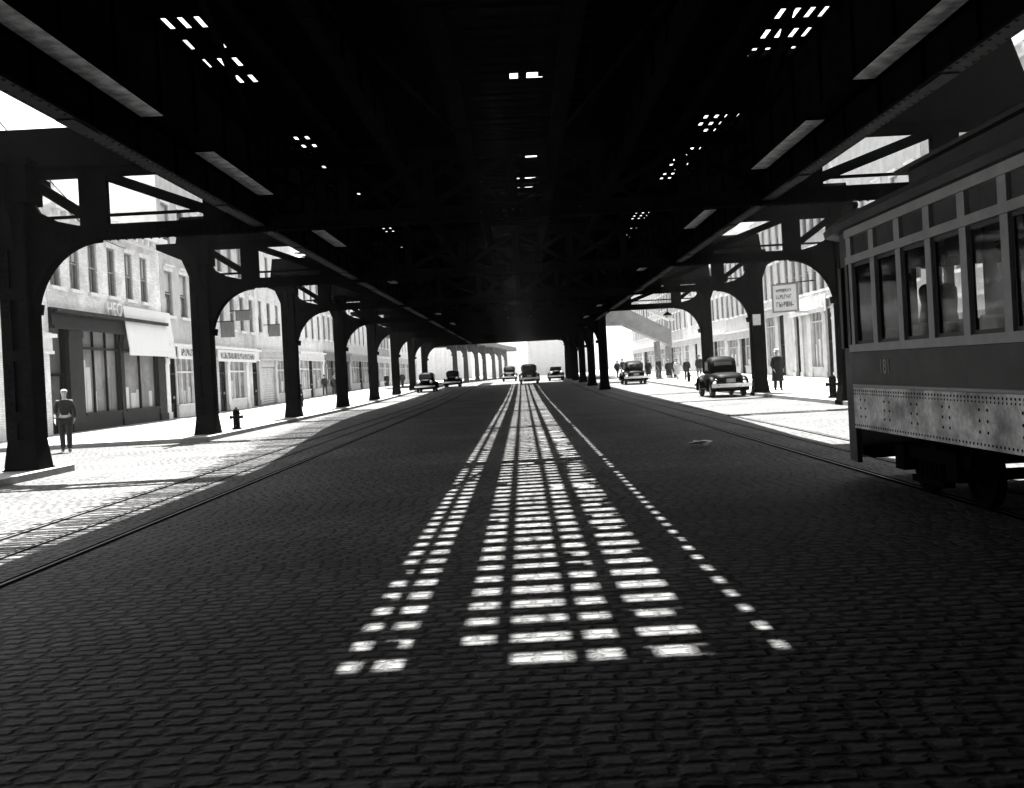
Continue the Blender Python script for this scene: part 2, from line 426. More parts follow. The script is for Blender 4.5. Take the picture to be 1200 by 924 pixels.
for i, y in enumerate(BENT):
    near = y < 60
    if y > 5: column(y, XL, 1, near); column(y, xr(y), -1, near)
    truss(y, XL, xr(y), near)
Y0, Y1 = -22.0, BENT[-1] + .4
# longitudinal girders
def girder(xc, zb, zt, fw, wt=.03, mat_f='steel', y0=Y0, y1=Y1, stiff=True):
    m = MB(); m.box(xc-wt/2, xc+wt/2, y0, y1, zb+.04, zt)
    if stiff:
        y = y0+.6
        while y < min(y1, 70): m.box(xc-.07, xc+.07, y-.02, y+.02, zb+.04, zt); y += 1.55
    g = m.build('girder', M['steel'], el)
    f = MB(); f.box(xc-fw/2, xc+fw/2, y0, y1, zb, zb+.035)
    y = y0+.2
    while y < min(y1, 45):
        for s in (-1, 1): f.rivet((xc+s*fw*.36, y, zb), .022, (0,0,-1))
        y += .2
    y = y0+3
    while y < min(y1, 60):                               # splice plates
        f.box(xc-fw/2+.02, xc+fw/2-.02, y, y+.7, zb-.018, zb); y += 6.2
    f.build('flange', M[mat_f], g)
    return g
for s in (-1, 1):
    g_ = girder(s*4.87, 5.38, 6.68, .33, mat_f='steel')
    for a, b in ((-20,14.0),(16.3,20.2),(25.3,28.6),(37.6,40.5),(49.5,52.6),(61,65),(73,78)):  # pale strips paint the broken glints of light along the flange
        MB().box(s*4.87-.15, s*4.87+.15, a, b, 5.352, 5.358).build('painted_glint', M['glint'], g_)
    girder(s*5.20, 4.84, 6.76, .26, mat_f='sootflange')
    girder(s*.86, 5.95, 6.58, .28, mat_f='timber')
    girder(s*2.3, 5.9, 6.68, .24, mat_f='timber'); girder(s*3.35, 6.25, 6.68, .2, mat_f='timber')
# lateral bracing rods
lb = MB()
for a, b in zip(BENT, BENT[1:]):
    for s in (-1, 1):
        lb.bar((s*5.0, a+.3, 6.3), (s*.9, b-.3, 6.3), .09, .06); lb.bar((s*.9, a+.3, 6.24), (s*5.0, b-.3, 6.24), .09, .06)
lb.build('lateral_brace', M['steel'], el)
# centre track: openings between the planks, measured from the ladder of light on the road
OPEN = [(-1.375,-1.275), (-1.18,-1.015), (-.71,-.53), (-.417,-.08), (.02,.196), (.348,.687), (1.055,1.11)]
START = [9.28, 9.26, 9.66, 9.33, 9.36, 9.30, 9.42]
ct = MB(); edges = [-2.1] + [e for o in OPEN for e in o] + [1.9]
for a, b in zip(edges[0::2], edges[1::2]):
    ct.box(a, b, 8.5, Y1, 6.80, 6.86)
ct.box(-1.6, 1.35, Y0, 8.5, 6.80, 6.86)
for (a, b), st in zip(OPEN, START): ct.box(a, b, 8.5, st, 6.80, 6.86)
rnd = random.Random(3)
y = 9.23; skip = [17.7, 24.6, 27.1, 28.5, 30.4, 33.6, 36.5, 40.2, 44.0, 51.5]
gaps = []
while y < Y1 - .5:
    for j, (a, b) in enumerate(OPEN):                    # debris and patched boards narrow some of the gaps
        w = b - a; q = rnd.random()
        if j == 5 and q < .42 and y < 40:
            k = rnd.uniform(.3, .6)*w
            if rnd.random() < .5: ct.box(b-k, b, y+.11, y+.34, 6.80, 6.85)
            else: ct.box(a, a+k*.4, y+.11, y+.34, 6.80, 6.85); ct.box(b-.08, b, y+.2, y+.34, 6.80, 6.85)
        elif j == 3 and q < .22 and y < 40:
            k = rnd.uniform(.35, .65); ct.box(a+w*k, a+w*(k+.12), y+.11, y+.36, 6.80, 6.85)
        elif q > .90 and w < .2:
            ct.box(a, a+w*rnd.uniform(.3, .9), y+.11, y+rnd.uniform(.22, .36), 6.80, 6.85)
    gaps.append(y); y += .45
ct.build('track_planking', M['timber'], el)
tg = MB()
for y in gaps:
    e = rnd.uniform(-.015, .015)
    if any(abs(y - q) < .24 for q in skip):
        tg.box(-1.6, .05, y-.09, y+.09, 6.68, 6.80); tg.box(.62, 1.35, y-.09, y+.09, 6.68, 6.80); continue
    tg.box(-1.6, 1.35, y-.09+e, y+.09+e+rnd.uniform(-.02,.03), 6.68, 6.80)
tg.box(-1.6, 1.35, Y0, 9.14, 6.60, 6.80)
tag(tg.build('tie_grating', M['timber'], el), kind='stuff')
for s in (-1, 1):
    MB().box(s*.86-.04, s*.86+.04, Y0, Y1, 6.863, 7.0).build('running_rail', M['steel'], el)
# outer decks with patches of open slats
def outer_deck(s):
    m = MB(); inn = 1.6 if s < 0 else 1.35
    cols = [(4.18,4.29),(4.41,4.52),(4.64,4.75)] if s < 0 else [(4.06,4.17),(4.28,4.39),(4.50,4.61),(4.71,4.81)]
    z0, z1 = 6.70, 6.75
    def bx(a, b, y0, y1): m.box(min(s*a, s*b), max(s*a, s*b), y0, y1, z0, z1)
    lo, hi = cols[0][0]-.08, cols[-1][1]+.04
    bx(inn, lo, Y0, Y1); bx(hi, 5.19, Y0, Y1)
    e = [lo] + [k for c in cols for k in c] + [hi]
    for a, b in zip(e[0::2], e[1::2]): bx(a, b, Y0, Y1)
    holes = []
    r = random.Random(11 if s < 0 else 5)
    y = 14.05
    while y < 17.1: holes.append((y, y+.56, .12)); y += .92
    y = 21.2
    while y < Y1-2:
        if (y-20.6) % 12.4 < 7.6: holes.append((y, y+.44, .12 if s < 0 else .03))
        y += .62 if s > 0 else .75
    for a, b in cols:
        last = Y0
        for h0, h1, p in holes:
            if r.random() < p: continue
            bx(a, b, last, h0); last = h1
        bx(a, b, last, Y1)
    return m.build('deck', M['timber'], el)
outer_deck(-1); outer_deck(1)
# station platforms, and unseen roofs added to keep sun off the slats
for s in (-1, 1):
    m = MB(); a, b = sorted((s*3.8, s*5.1)); m.box(a, b, 8, 128, 10.2, 10.35); 
    y = 10
    while y < 126: m.box(s*4.05-.06, s*4.05+.06, y-.06, y+.06, 6.75, 10.2); y += 8.2
    m.build('sun_block_roof', M['plank'], el)
m = MB(); m.prism([(-5.05,16),(-5.15,20),(-5.45,24),(-5.9,28),(-6.5,33),(-7.2,39),(-7.8,46),(-8.2,55),(-8.3,Y1),(-5.05,Y1)], 7.15, 7.3, 'z'); m.build('platform', M['timber'], el)
m = MB(); m.prism([(5.05,19),(5.2,24),(5.9,40),(6.3,58),(6.3,Y1),(5.05,Y1)], 7.15, 7.3, 'z'); m.build('platform', M['timber'], el)
m = MB(); y = 5.0; rw = random.Random(8)
PE = [(0,-5.05),(16,-5.05),(20,-5.15),(24,-5.45),(28,-5.9),(33,-6.5),(39,-7.2),(46,-7.8),(55,-8.2),(90,-8.3)]
def plat_edge(y):
    for (a, xa), (b, xb) in zip(PE, PE[1:]):
        if a <= y <= b: return xa+(xb-xa)*(y-a)/(b-a)
while y < 58:
    a = rw.uniform(-.12, .08); e = plat_edge(y)
    m.box(e-.95-abs(rw.gauss(0,.35))+a, max(e, -5.06 if y < 22 else e)+.0, y, y+rw.uniform(.06,.10), 6.9, 6.95); y += rw.choice((.13,.15,.17,.24))
m.build('dapple_slat', M['timber'], el)  # slats added to dapple the sunlight on the left road
# unseen block added over and behind the camera to darken the near road
m = MB(); m.box(-17.4, 19.0, -60, 4.0, 5.4, 5.6); m.box(-17.0, 18.6, -60, 3.6, 5.6, 8.6); m.build('overhead_light_block', M['timber'], el)
# beyond the junction: narrower viaducts that bend with the street
FAR = [(-8.6,132.2),(-7.9,144.6),(-6.9,157),(-6.2,169.4),(-5.0,181.8),(-4.1,194.2),(-3.2,206.6)]
m = MB(); prev = (-9.6, 107.8)
rings = []
for x, y in [(-9.4,107.9)] + FAR + [(-1.5,225)]:
    rings.append([(x-6, y, 6.2), (x+.5, y, 6.2), (x+.5, y, 7.0), (x-6, y, 7.0)])
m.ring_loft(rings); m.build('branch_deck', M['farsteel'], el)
for x, y in FAR:
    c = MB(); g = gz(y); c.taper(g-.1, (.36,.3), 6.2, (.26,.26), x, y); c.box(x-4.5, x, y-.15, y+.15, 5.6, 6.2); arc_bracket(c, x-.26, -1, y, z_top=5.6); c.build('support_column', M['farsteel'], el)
m = MB(); m.box(4.6, 9.6, 107.9, 150, 6.2, 7.0); m.build('branch_deck', M['steel'], el)
for x, y in [(5.6,119.8),(5.9,132.2),(6.4,144.6)]:
    c = MB(); g = gz(y); c.taper(g-.1, (.36,.3), 6.2, (.26,.26), x, y); arc_bracket(c, x-.26, -1, y, r=1.2, z_top=6.2); c.build('support_column', M['steel'], el)

# covered stairway from the station down to the right pavement
st = thing('station_stairway', 'pale covered stairway sloping from the elevated station down to the right pavement', 'stairway', (0, 92, gz(92)))
g = gz(92)
m = MB(); m.prism([(5.9,5.1),(9.2,5.0),(13.4,2.9),(13.4,3.3),(9.4,5.5),(5.9,5.6)], -1.2, 1.2); m.build('stair_flight', M['paleiron'], st)
m = MB(); m.prism([(5.9,5.6),(9.4,5.5),(13.4,3.3),(13.4,4.35),(9.3,6.55),(5.9,6.6)], -1.2, -1.12); m.prism([(5.9,5.6),(9.4,5.5),(13.4,3.3),(13.4,4.35),(9.3,6.55),(5.9,6.6)], 1.12, 1.2); m.build('side_panel', M['paleiron'], st)
m = MB(); m.prism([(5.9,7.5),(9.2,7.45),(13.7,5.15),(13.7,5.27),(9.25,7.6),(5.9,7.65)], -1.45, 1.45); m.build('roof', M['trim'], st)
for x, zt in ((13.2,2.95),(12.2,3.4)):
    for yy in (-1, 1): MB().box(x-.14, x+.14, yy-.12, yy+.12, -.1, zt).build('post', M['paleiron'], st)
for x, z0, z1 in ((6.2,6.6,7.5),(9.2,6.55,7.45),(11.3,5.45,6.35),(13.3,4.4,5.25)):
    for yy in (-1.15, 1.15): MB().box(x-.05, x+.05, yy-.05, yy+.05, z0, z1).build('roof_post', M['paleiron'], st)

# ------------------------------------------------------------------ buildings
def win_proto(w, h, style):
    key = (round(w,2), round(h,2), style)
    if key in WIN: return WIN[key]
    f = MB(); t = .07
    f.box(-.16, -.06, -w/2, -w/2+t, 0, h); f.box(-.16, -.06, w/2-t, w/2, 0, h); f.box(-.16, -.06, -w/2+t, w/2-t, 0, t); f.box(-.16, -.06, -w/2+t, w/2-t, h-t, h)
    f.box(-.15, -.08, -w/2+t, w/2-t, h*.5-.03, h*.5+.03)
    if w > .8 and style != 1: f.box(-.145, -.09, -.02, .02, t, h*.5-.03); f.box(-.145, -.09, -.02, .02, h*.5+.03, h-t)
    p = MB(); p.box(-.2, -.17, -w/2+.01, w/2-.01, .01, h-.01)
    s = MB(); s.box(-.05, .14, -w/2-.12, w/2+.12, -.14, -.003)
    l = MB()
    if style == 0: l.box(-.02, .08, -w/2-.14, w/2+.14, h+.003, h+.2)
    elif style == 1: l.box(-.02, .06, -w/2-.08, w/2+.08, h+.003, h+.24); l.box(.06, .16, -w/2-.14, w/2+.14, h+.24, h+.32)
    else: l.prism([(-w/2-.14,h+.003),(w/2+.14,h+.003),(w/2+.14,h+.12),(0,h+.36),(-w/2-.14,h+.12)], -.02, .09, 'x')
    bl = MB(); bl.box(-.168, -.165, -w/2+.02, w/2-.02, h*.55, h-.02)
    def me(m, mat):
        o = m.build('x', mat); d = o.data; bpy.data.objects.remove(o); return d
    WIN[key] = (me(f, M['frame']), me(p, M['pane']), me(s, M['trim']), me(l, M['trim']), me(bl, M['blind']))
    return WIN[key]
WIN = {}
brnd = random.Random(21)
def link(name, me, parent, loc=(0,0,0)):
    o = bpy.data.objects.new(name, me); COL.objects.link(o); o.parent = parent; o.location = loc; return o

def building(side, z0, z1, H, rows, nwin, ww, wall, label, shop, style=0, cornice=True, edge=18.0, wins=None, frontmat=None, gh=3.9, depth=11):
    """facade in local x=0 facing +x; y runs along the street; rows = [(sill z, height)]"""
    yc = (z0+z1)/2; L = z1-z0; g = gz(yc)+.13
    b = thing('terraced_building', label, 'building', (side*edge, yc, g), 0 if side < 0 else PI, 'buildings along the avenue')
    sgn = 1 if side < 0 else -1
    if wins is None: wins = [-L/2 + L*(i+.5)/nwin for i in range(nwin)]
    else: wins = [sgn*(w-yc) for w in wins]
    wins = sorted(wins)
    m = MB(); m.box(-depth, -.3, -L/2, L/2, -.6, H)
    z = gh
    for (sz, h) in rows:
        m.box(-.3, 0, -L/2, L/2, z, sz)
        e = -L/2
        for w in wins:
            m.box(-.3, 0, e, w-ww/2, sz, sz+h); e = w+ww/2
        m.box(-.3, 0, e, L/2, sz, sz+h); z = sz+h
    m.box(-.3, 0, -L/2, L/2, z, H)
    m.build('wall', M[wall], b)
    for r, (sz, h) in enumerate(rows):
        F, P_, S_, L_, B_ = win_proto(ww, h, style)
        for w in wins:
            o = link('window', F, b, (0, w, sz))
            link('pane', P_, o); link('sill', S_, o); link('lintel', L_, o)
            if brnd.random() < .55:
                k = link('blind', B_, o)
    if cornice:
        c = MB(); c.box(-.1, .25, -L/2+.02, L/2-.02, H-.55, H-.25); c.box(-.1, .5, -L/2+.02, L/2-.02, H-.25, H+.06)
        n = int(L/.7)
        for i in range(n): yy = -L/2+.35+i*(L-.7)/max(1,n-1); c.box(.251, .45, yy-.08, yy+.08, H-.5, H-.253)
        c.build('cornice', M['trim'] if not frontmat else M['stone2'], b)
    # chimney
    c = MB(); cx = brnd.uniform(-L*.3, L*.3); c.box(-4.4, -3.6, cx-.5, cx+.5, H, H+1.4); c.box(-4.5, -3.5, cx-.6, cx+.6, H+1.4, H+1.55); c.build('chimney', M['brick_mid'], b)
    # shopfront across the ground floor
    fm = M[shop[0]]
    bays = shop[1]; tot = sum(w for _, w in bays); y = -L/2 if side < 0 else L/2
    k = L/tot
    fa = MB(); fa.box(-.3, .12, -L/2, L/2, gh-.75, gh-.003); fa.box(-.2, .34, -L/2+.03, L/2-.03, gh-.2, gh-.06); fa.box(.12, .2, -L/2+.03, L/2-.03, gh-.82, gh-.7)
    fa.build('fascia', fm, b)
    for kind, w in bays:
        w *= k; ya, yb = (y, y+w) if side < 0 else (y-w, y)
        y = yb if side < 0 else ya
        if kind == 'p':
            q = MB(); q.box(-.3, .06, ya, yb, 0, gh-.753); q.box(.06, .12, ya-.03, yb+.03, 0, .35); q.box(.06, .1, ya-.02, yb+.02, gh-1.1, gh-.83); q.build('pilaster', fm, b)
        elif kind == 'x':
            q = MB(); q.box(-.3, -.02, ya, yb, 0, gh-.753); q.build('shop_wall', M[wall], b)
        elif kind in 'wW':
            fr = MB(); sill = .62; tz = gh-1.55; t = .07
            fr.box(-.3, .02, ya, yb, 0, sill); fr.box(-.06, .1, ya, yb, sill, sill+.08)
            for q in (ya, yb-t): fr.box(-.16, -.04, q, q+t, sill+.08, gh-.753)
            fr.box(-.16, -.02, ya+t, yb-t, tz, tz+.09)
            n = 3 if kind == 'w' else 2
            for i in range(1, n): q = ya+(yb-ya)*i/n; fr.box(-.15, -.05, q-.025, q+.025, sill+.08, tz); fr.box(-.15, -.05, q-.025, q+.025, tz+.09, gh-.753)
            o = fr.build('display_window', fm, b)
            g1 = MB(); g1.box(-.22, -.18, ya, yb, sill, gh-.75); g1.build('pane', M['shopglass'], o)
            r = random.Random(int(abs(yc*100+ya*10)))
            q = ya+.2
            while q < yb-.4:
                w2 = r.uniform(.3, .8); h2 = r.uniform(.4, 2.2)
                dp = MB(); dp.box(-.175, -.165, q, min(q+w2, yb-.1), sill+.12, sill+.12+h2); dp.build('display_card', M[r.choice(('blind','stone2','midwood'))], o); q += w2 + r.uniform(.02, .3)
        elif kind == 'd':
            fr = MB(); t = .09; fr.box(-.3, -.1, ya, ya+t, 0, gh-.753); fr.box(-.3, -.1, yb-t, yb, 0, gh-.753); fr.box(-.3, -.1, ya+t, yb-t, 2.25, 2.36); fr.box(-.28, -.2, ya+t, yb-t, .0, .75); fr.box(-.28, -.2, ya+t, ya+t+.12, .75, 2.25); fr.box(-.28, -.2, yb-t-.12, yb-t, .75, 2.25)
            o = fr.build('door', M['darkiron'] if shop[0] != 'darkiron' else M['dullblack'], b)
            q = MB(); q.box(-.31, -.29, ya+t, yb-t, .75, gh-.753); q.build('pane', M['pane'], o)
            q = MB(); q.box(-.2, -.13, yb-t-.1, yb-t-.04, 1.0, 1.14); q.build('handle', M['chrome'], o)
        elif kind == 's':                                        # roller shutter
            q = MB(); n = 16; prof = []
            for i in range(n): z_ = 2.6*i/n; prof += [(-.12, z_), (-.08, z_+1.3/n)]
            prof += [(-.12, 2.6), (-.25, 2.6), (-.25, 0)]
            q2 = MB(); q2.v = []; q2.add([(p[0], ya, p[1]) for p in prof] + [(p[0], yb, p[1]) for p in prof], [(i, i+1, i+1+len(prof), i+len(prof)) for i in range(len(prof)-1)])
            q2.box(-.3, .0, ya, yb, 2.62, gh-.753)
            q2.build('shutter', M['stone2'], b)
    return b
def awning(side, x, y0, y1, zt, zb, out, label, name='shop_awning', mat='canvas', edge=18.0):
    a = thing(name, label, 'awning', (side*x, (y0+y1)/2, 0), 0 if side < 0 else PI)
    h = (y1-y0)/2; m = MB()
    rings = []
    for i in range(9):
        t = i/8; xx = .1+out*t; zz = zt+(zb-zt)*t-.06*math.sin(PI*t)
        rings.append([(xx, -h, zz), (xx, h, zz), (xx+.03, h, zz+.03), (xx+.03, -h, zz+.03)])
    m.ring_loft(rings); 
    m.build('canvas', M[mat], a)
    v = MB(); v.box(.1+out-.005, .1+out+.02, -h, h, zb-.22, zb+.02); v.build('valance', M[mat], a)
    for s in (-1, 1): MB().tube([(.05, s*(h-.05), zb-.1), (.1+out, s*(h-.05), zb-.05)], .018, 6).build('arm', M['darkiron'], a)
    return a

# left side
building(-1, 33.6, 39.15, 9.6, [(5.4,2.0)], 2, .95, 'brick_pale', 'pale corner building with a plain light ground floor at the cross street', ('stone', [('x',2),('d',1),('x',2.5)]), cornice=True)
building(-1, 39.2, 51.6, 8.95, [(5.75,2.15)], 6, .92, 'brick_pale', 'low pale brick building with six upper windows over a dark iron shopfront', ('darkiron', [('d',1.5),('p',1.3),('w',3.9),('p',.4),('W',4.3),('p',1.0)]), wins=[39.95,41.7,43.5,45.5,47.5,49.4], gh=4.9)
building(-1, 51.65, 58.6, 14.2, [(5.3,2.3),(8.9,2.2)], 3, 1.15, 'stone2', 'tall grey stone house with wide windows beside the low pale building', ('trim', [('p',.5),('d',1.2),('w',2.6),('p',.4),('x',1.4),('p',.4)]), style=1)
building(-1, 58.65, 69.9, 12.6, [(5.0,2.2),(8.4,2.1)], 5, .95, 'brick_light', 'light brick house with a white panelled shop and hanging signs', ('white', [('x',2.0),('d',1.3),('p',.5),('w',3.2),('p',.5),('x',1.0),('d',1.2)]), style=2)
building(-1, 69.95, 82.2, 13.4, [(5.0,2.2),(8.4,2.1)], 5, 1.0, 'stone', 'pale stone house with a shuttered shop opening', ('stone2', [('p',.5),('s',3),('p',.5),('w',3),('p',.5),('d',1.2),('p',.5)]), style=1)
building(-1, 82.25, 93.0, 11.2, [(5.0,2.1),(8.2,1.9)], 4, 1.0, 'brick_pale', 'white painted brick house left of the avenue beyond the shuttered shop', ('trim', [('p',.5),('W',3),('d',1.2),('W',3),('p',.5)]))
building(-1, 93.05, 107.0, 14.5, [(5.0,2.2),(8.4,2.1)], 6, 1.0, 'brick_light', 'broad light brick block with six bays of windows left of the avenue', ('midwood', [('p',.5),('w',3),('d',1.2),('w',3),('p',.5),('W',3),('d',1.2),('p',.5)]))
building(-1, 107.05, 122.0, 12.0, [(5.0,2.1),(8.2,1.9)], 5, 1.0, 'stone', 'plain pale stone house far down the left side', ('stone2', [('p',.5),('w',3),('d',1.2),('w',3),('p',.5)]))
building(-1, 122.05, 140.0, 15.0, [(5.0,2.1),(8.2,1.9)], 6, 1.0, 'brick_mid', 'grey brick block at the far end of the left row', ('trim', [('p',.5),('w',3),('d',1.2),('w',3),('p',.5),('w',3),('p',.5)]))
building(-1, 140.05, 175.0, 13.0, [(5.0,2.1),(8.2,1.9)], 10, 1.0, 'stone', 'long pale building closing the left row in the distance', ('stone2', [('p',.5),('w',3),('d',1.2),('w',3),('p',.5),('w',3),('p',.5),('w',3),('p',.5)]))
# right side
ER = 19.6
building(1, 34.0, 49.0, 13.0, [(5.0,2.2),(8.4,2.1)], 6, 1.0, 'brick_r', 'light brick block on the right behind the streetcar', ('stone_r', [('p',.5),('w',3),('d',1.2),('w',3),('p',.5),('w',3),('p',.5)]), edge=ER)
building(1, 49.05, 63.5, 15.0, [(5.0,2.2),(8.4,2.1)], 6, 1.0, 'stone2', 'tall grey stone block on the right seen through the streetcar windows', ('stone_r', [('p',.5),('w',3),('d',1.2),('w',3),('p',.5),('w',3),('p',.5)]), edge=ER, style=1)
building(1, 63.55, 73.6, 14.0, [(5.7,2.7),(9.6,2.4)], 6, .95, 'brick_r', 'light brick building with closely set tall windows over a lettered shop fascia', ('stone2', [('p',.7),('d',1.3),('p',.8),('w',2.6),('p',.9),('x',1.2),('p',.7),('d',1.2),('p',.6)]), edge=ER, gh=5.2, style=1)
building(1, 73.65, 84.4, 12.5, [(5.9,2.6),(9.4,2.0)], 5, 1.0, 'stone_r', 'pale stone building behind the framed hanging signboard', ('stone_r', [('p',.9),('x',1.2),('d',1.2),('p',.8),('w',2.2),('p',.8),('x',1.0),('p',.7)]), edge=ER, gh=5.3)
building(1, 84.45, 97.5, 11.4, [(5.2,2.1),(8.3,2.0)], 6, 1.0, 'brick_r', 'white painted building with a row of six windows behind the parked coupe', ('stone_r', [('p',.5),('w',3),('d',1.2),('p',.5),('w',3),('p',.5)]), edge=ER)
building(1, 97.55, 110.0, 13.6, [(5.2,2.1),(8.6,2.0)], 5, 1.1, 'stone_r', 'pale stone house on the right between two column rows', ('stone2', [('p',.5),('w',3),('d',1.2),('p',.5),('s',3),('p',.5)]), edge=ER, style=2)
building(1, 110.05, 124.0, 16.0, [(5.2,2.1),(8.6,2.0),(12,2.0)], 3, 1.1, 'stone2', 'tall plain grey gabled block with few windows behind the pavement crowd', ('stone2', [('x',3),('d',1.2),('x',3),('W',2),('x',1)]), edge=ER)
building(1, 124.05, 145.0, 12.0, [(5.2,2.1),(8.3,2.0)], 8, 1.0, 'brick_r', 'light painted building behind the station stairway', ('stone_r', [('p',.5),('w',3),('d',1.2),('p',.5),('w',3),('p',.5)]), edge=ER)
building(1, 145.05, 180.0, 14.0, [(5.2,2.1),(8.3,2.0)], 12, 1.0, 'stone_r', 'long pale block far down the right side', ('stone2', [('p',.5),('w',3),('d',1.2),('p',.5),('w',3),('p',.5)]), edge=ER)
# buildings that close the view, walls and windows whitened to imitate haze glare
def end_block(x0, x1, y, H, wall, label, n):
    g = gz(y); b = thing('distant_building', label, 'building', ((x0+x1)/2, y, g)); L = x1-x0
    m = MB(); m.box(-L/2, L/2, .25, 12, -.5, H)
    pw = L/n
    for i in range(n+1): m.box(max(-L/2,-L/2+i*pw-.45), min(L/2,-L/2+i*pw+.45), 0, .25, 0, H-.8)
    m.box(-L/2, L/2, 0, .25, H-.8, H)
    m.build('wall', M[wall], b)
    c = MB(); c.box(-L/2-.3, L/2+.3, -.35, .6, H+.003, H+.4); c.build('cornice', M['trim'], b)
    for i in range(n):
        for k in range(int((H-2)//3.4)):
            w = MB(); xx = -L/2+(i+.5)*pw; z = 1.0+3.4*k; w.box(xx-pw*.28, xx+pw*.28, .17, .25-.003, z, z+2.2); w.build('window', M['trim'], b)
end_block(1.5, 18, 252, 15, 'white', 'pale pilastered block closing the end of the avenue on the right', 9)
end_block(-30, -12, 245, 14, 'white', 'pale block closing the end of the avenue on the left', 8)
end_block(-11, 1.2, 310, 9, 'white', 'small far pale building in the gap at the end of the avenue', 6)

# shop awning and signs
awning(-1, 18, 46.3, 52.4, 5.5, 3.5, .22, 'large flat white canvas sign hung above the dark corner shop window')
def text_mesh(body, size, depth, name, mat, parent, mtx):
    c = bpy.data.curves.new(name, 'FONT'); c.body = body; c.size = size; c.extrude = depth; c.align_x = 'CENTER'; c.align_y = 'CENTER'
    o = bpy.data.objects.new(name, c); COL.objects.link(o)
    dg = bpy.context.evaluated_depsgraph_get(); me = bpy.data.meshes.new_from_object(o.evaluated_get(dg)); bpy.data.objects.remove(o)
    me.materials.append(mat) if not me.materials else me.materials.__setitem__(0, mat)
    o = bpy.data.objects.new(name, me); COL.objects.link(o); o.parent = parent; o.matrix_local = mtx; return o
# raised white letters above the dark shopfront
sg = thing('shop_sign', 'worn white raised letters on the dark shopfront fascia beside the awning', 'sign', (-18, 45.4, 5.28))
MB().box(.0, .05, -1.5, 1.5, -.42, -.36).build('board', M['darkiron'], sg)
text_mesh('HEO', .85, .03, 'letters', M['white'], sg, Matrix.Translation((.09, 0, 0)) @ Matrix.Rotation(R(90), 4, 'Z') @ Matrix.Rotation(R(90), 4, 'X'))
def strokes(m, w, rows, seed, x=.07):                     # lettering too worn to be read
    r = random.Random(seed)
    for z, h in rows:
        y = -w/2+.15
        while y < w/2-.3:
            b = r.uniform(.10, .2)*h*3
            if True:
                m.box(x, x+.012, y, y+b*.3, z, z+h); m.box(x, x+.012, y+b*.32, y+b, z+h*r.choice((0,.4,.8)), z+h*r.choice((.15,.55,.98))+.02)
            y += b*1.18
sb = thing('hanging_signboard', 'framed pale signboard with rows of dark lettering on the right facade', 'sign', (17.75, 68.2, .15), R(180+55))
m = MB(); m.box(-.05, .06, -.8, .8, 4.6, 6.3); m.build('board', M['board'], sb)
m = MB(); 
for a, b, c, d in ((-.9,.9,4.5,4.6),(-.9,.9,6.3,6.4),(-.9,-.8,4.6,6.3),(.8,.9,4.6,6.3)): m.box(-.08, .1, a, b, c, d)
m.build('frame', M['midwood'], sb)
m = MB(); strokes(m, 1.5, [(4.85,.34),(5.4,.26),(5.85,.2)], 12); m.build('lettering', M['ink'], sb)
m = MB(); m.bar((-.03,.6,6.43),(-1.2,1.7,6.55),.05,.05); m.bar((-.03,-.6,6.43),(-1.2,1.9,6.5),.05,.05); m.bar((-.03,.6,4.47),(-1.2,1.7,4.4),.05,.05); m.build('bracket', M['darkiron'], sb)
fs = thing('fascia_sign', 'long grey fascia sign with pale lettering over the shop right of the signboard', 'sign', (ER-.36, 68.6, 5.05), PI)
MB().box(.0, .05, -4.4, 4.4, -.62, .5).build('board', M['stone2'], fs)
m = MB(); strokes(m, 8.4, [(-.35,.6)], 9, .051); m.build('lettering', M['white'], fs)
for (y, z, w, h, lab) in ((60.5, 5.0, .8, .9, 'small dark sign jutting from the light brick house on the left'), (63.8, 6.0, .9, .6, 'higher dark sign jutting over the left pavement'), (56.2, 4.6, .7, .9, 'dark hanging sign on the tall grey stone house'), (72.0, 5.4, .8, .8, 'grey square sign on the pale stone house with the shutter')):
    s_ = thing('projecting_sign', lab, 'sign', (-18, y, z), 0, 'signs over the left shops')
    MB().box(.35, .35+w, -.06, .06, -h/2, h/2).build('board', M['midwood'], s_)
    MB().box(-.1, .36+w, -.025, .025, h/2+.003, h/2+.06).build('arm', M['darkiron'], s_)
lb2 = MB(); 
for (y0_, y1_, z_, lab) in ((53.0, 57.6, 3.55, 'white lettered sign board along the grey stone house'), (60.0, 68.5, 3.5, 'long white sign board over the panelled shop')):
    s_ = thing('sign_board', lab, 'sign', (-18, (y0_+y1_)/2, z_)); h = (y1_-y0_)/2
    MB().box(.22, .28, -h, h, -.35, .35).build('board', M['white'], s_)
    m = MB(); strokes(m, 2*h-.6, [(-.18,.36)], int(y0_), .281); m.build('lettering', M['ink'], s_)

# ------------------------------------------------------------------ hydrants, lamp, notice, litter
def hydrant():
    h = thing('fire_hydrant', 'black fire hydrant on the kerb between the second and third left columns', 'hydrant', (-9.95, 35.4, .134), 0, 'fire hydrants')
    MB().lathe([(.17,0),(.17,.05),(.12,.06),(.115,.5),(.135,.52),(.135,.56),(.12,.57)], 14).build('barrel', M['dullblack'], h, True)
    MB().lathe([(.12,.57),(.115,.63),(.08,.69),(.035,.71),(.035,.76),(.01,.765)], 14).build('bonnet', M['dullblack'], h, True)
    for s in (-1, 1): MB().lathe([(.05,s*.1),(.05,s*.18),(.065,s*.18),(.065,s*.22),(.03,s*.23)], 10, (0,0,.42), 'x').build('nozzle', M['dullblack'], h, True)
    return h
hy = hydrant()
h2 = copy_tree(hy); h2.location = (10.75, 35.6, .134); h2['label'] = 'black fire hydrant on the right pavement just past the front of the streetcar'
h2.scale = (1.05, 1.05, 1.12)
h3 = copy_tree(hy); h3.location = (12.0, 74.0, .13+gz(74)); h3['label'] = 'distant hydrant on the right pavement in front of the strolling group'
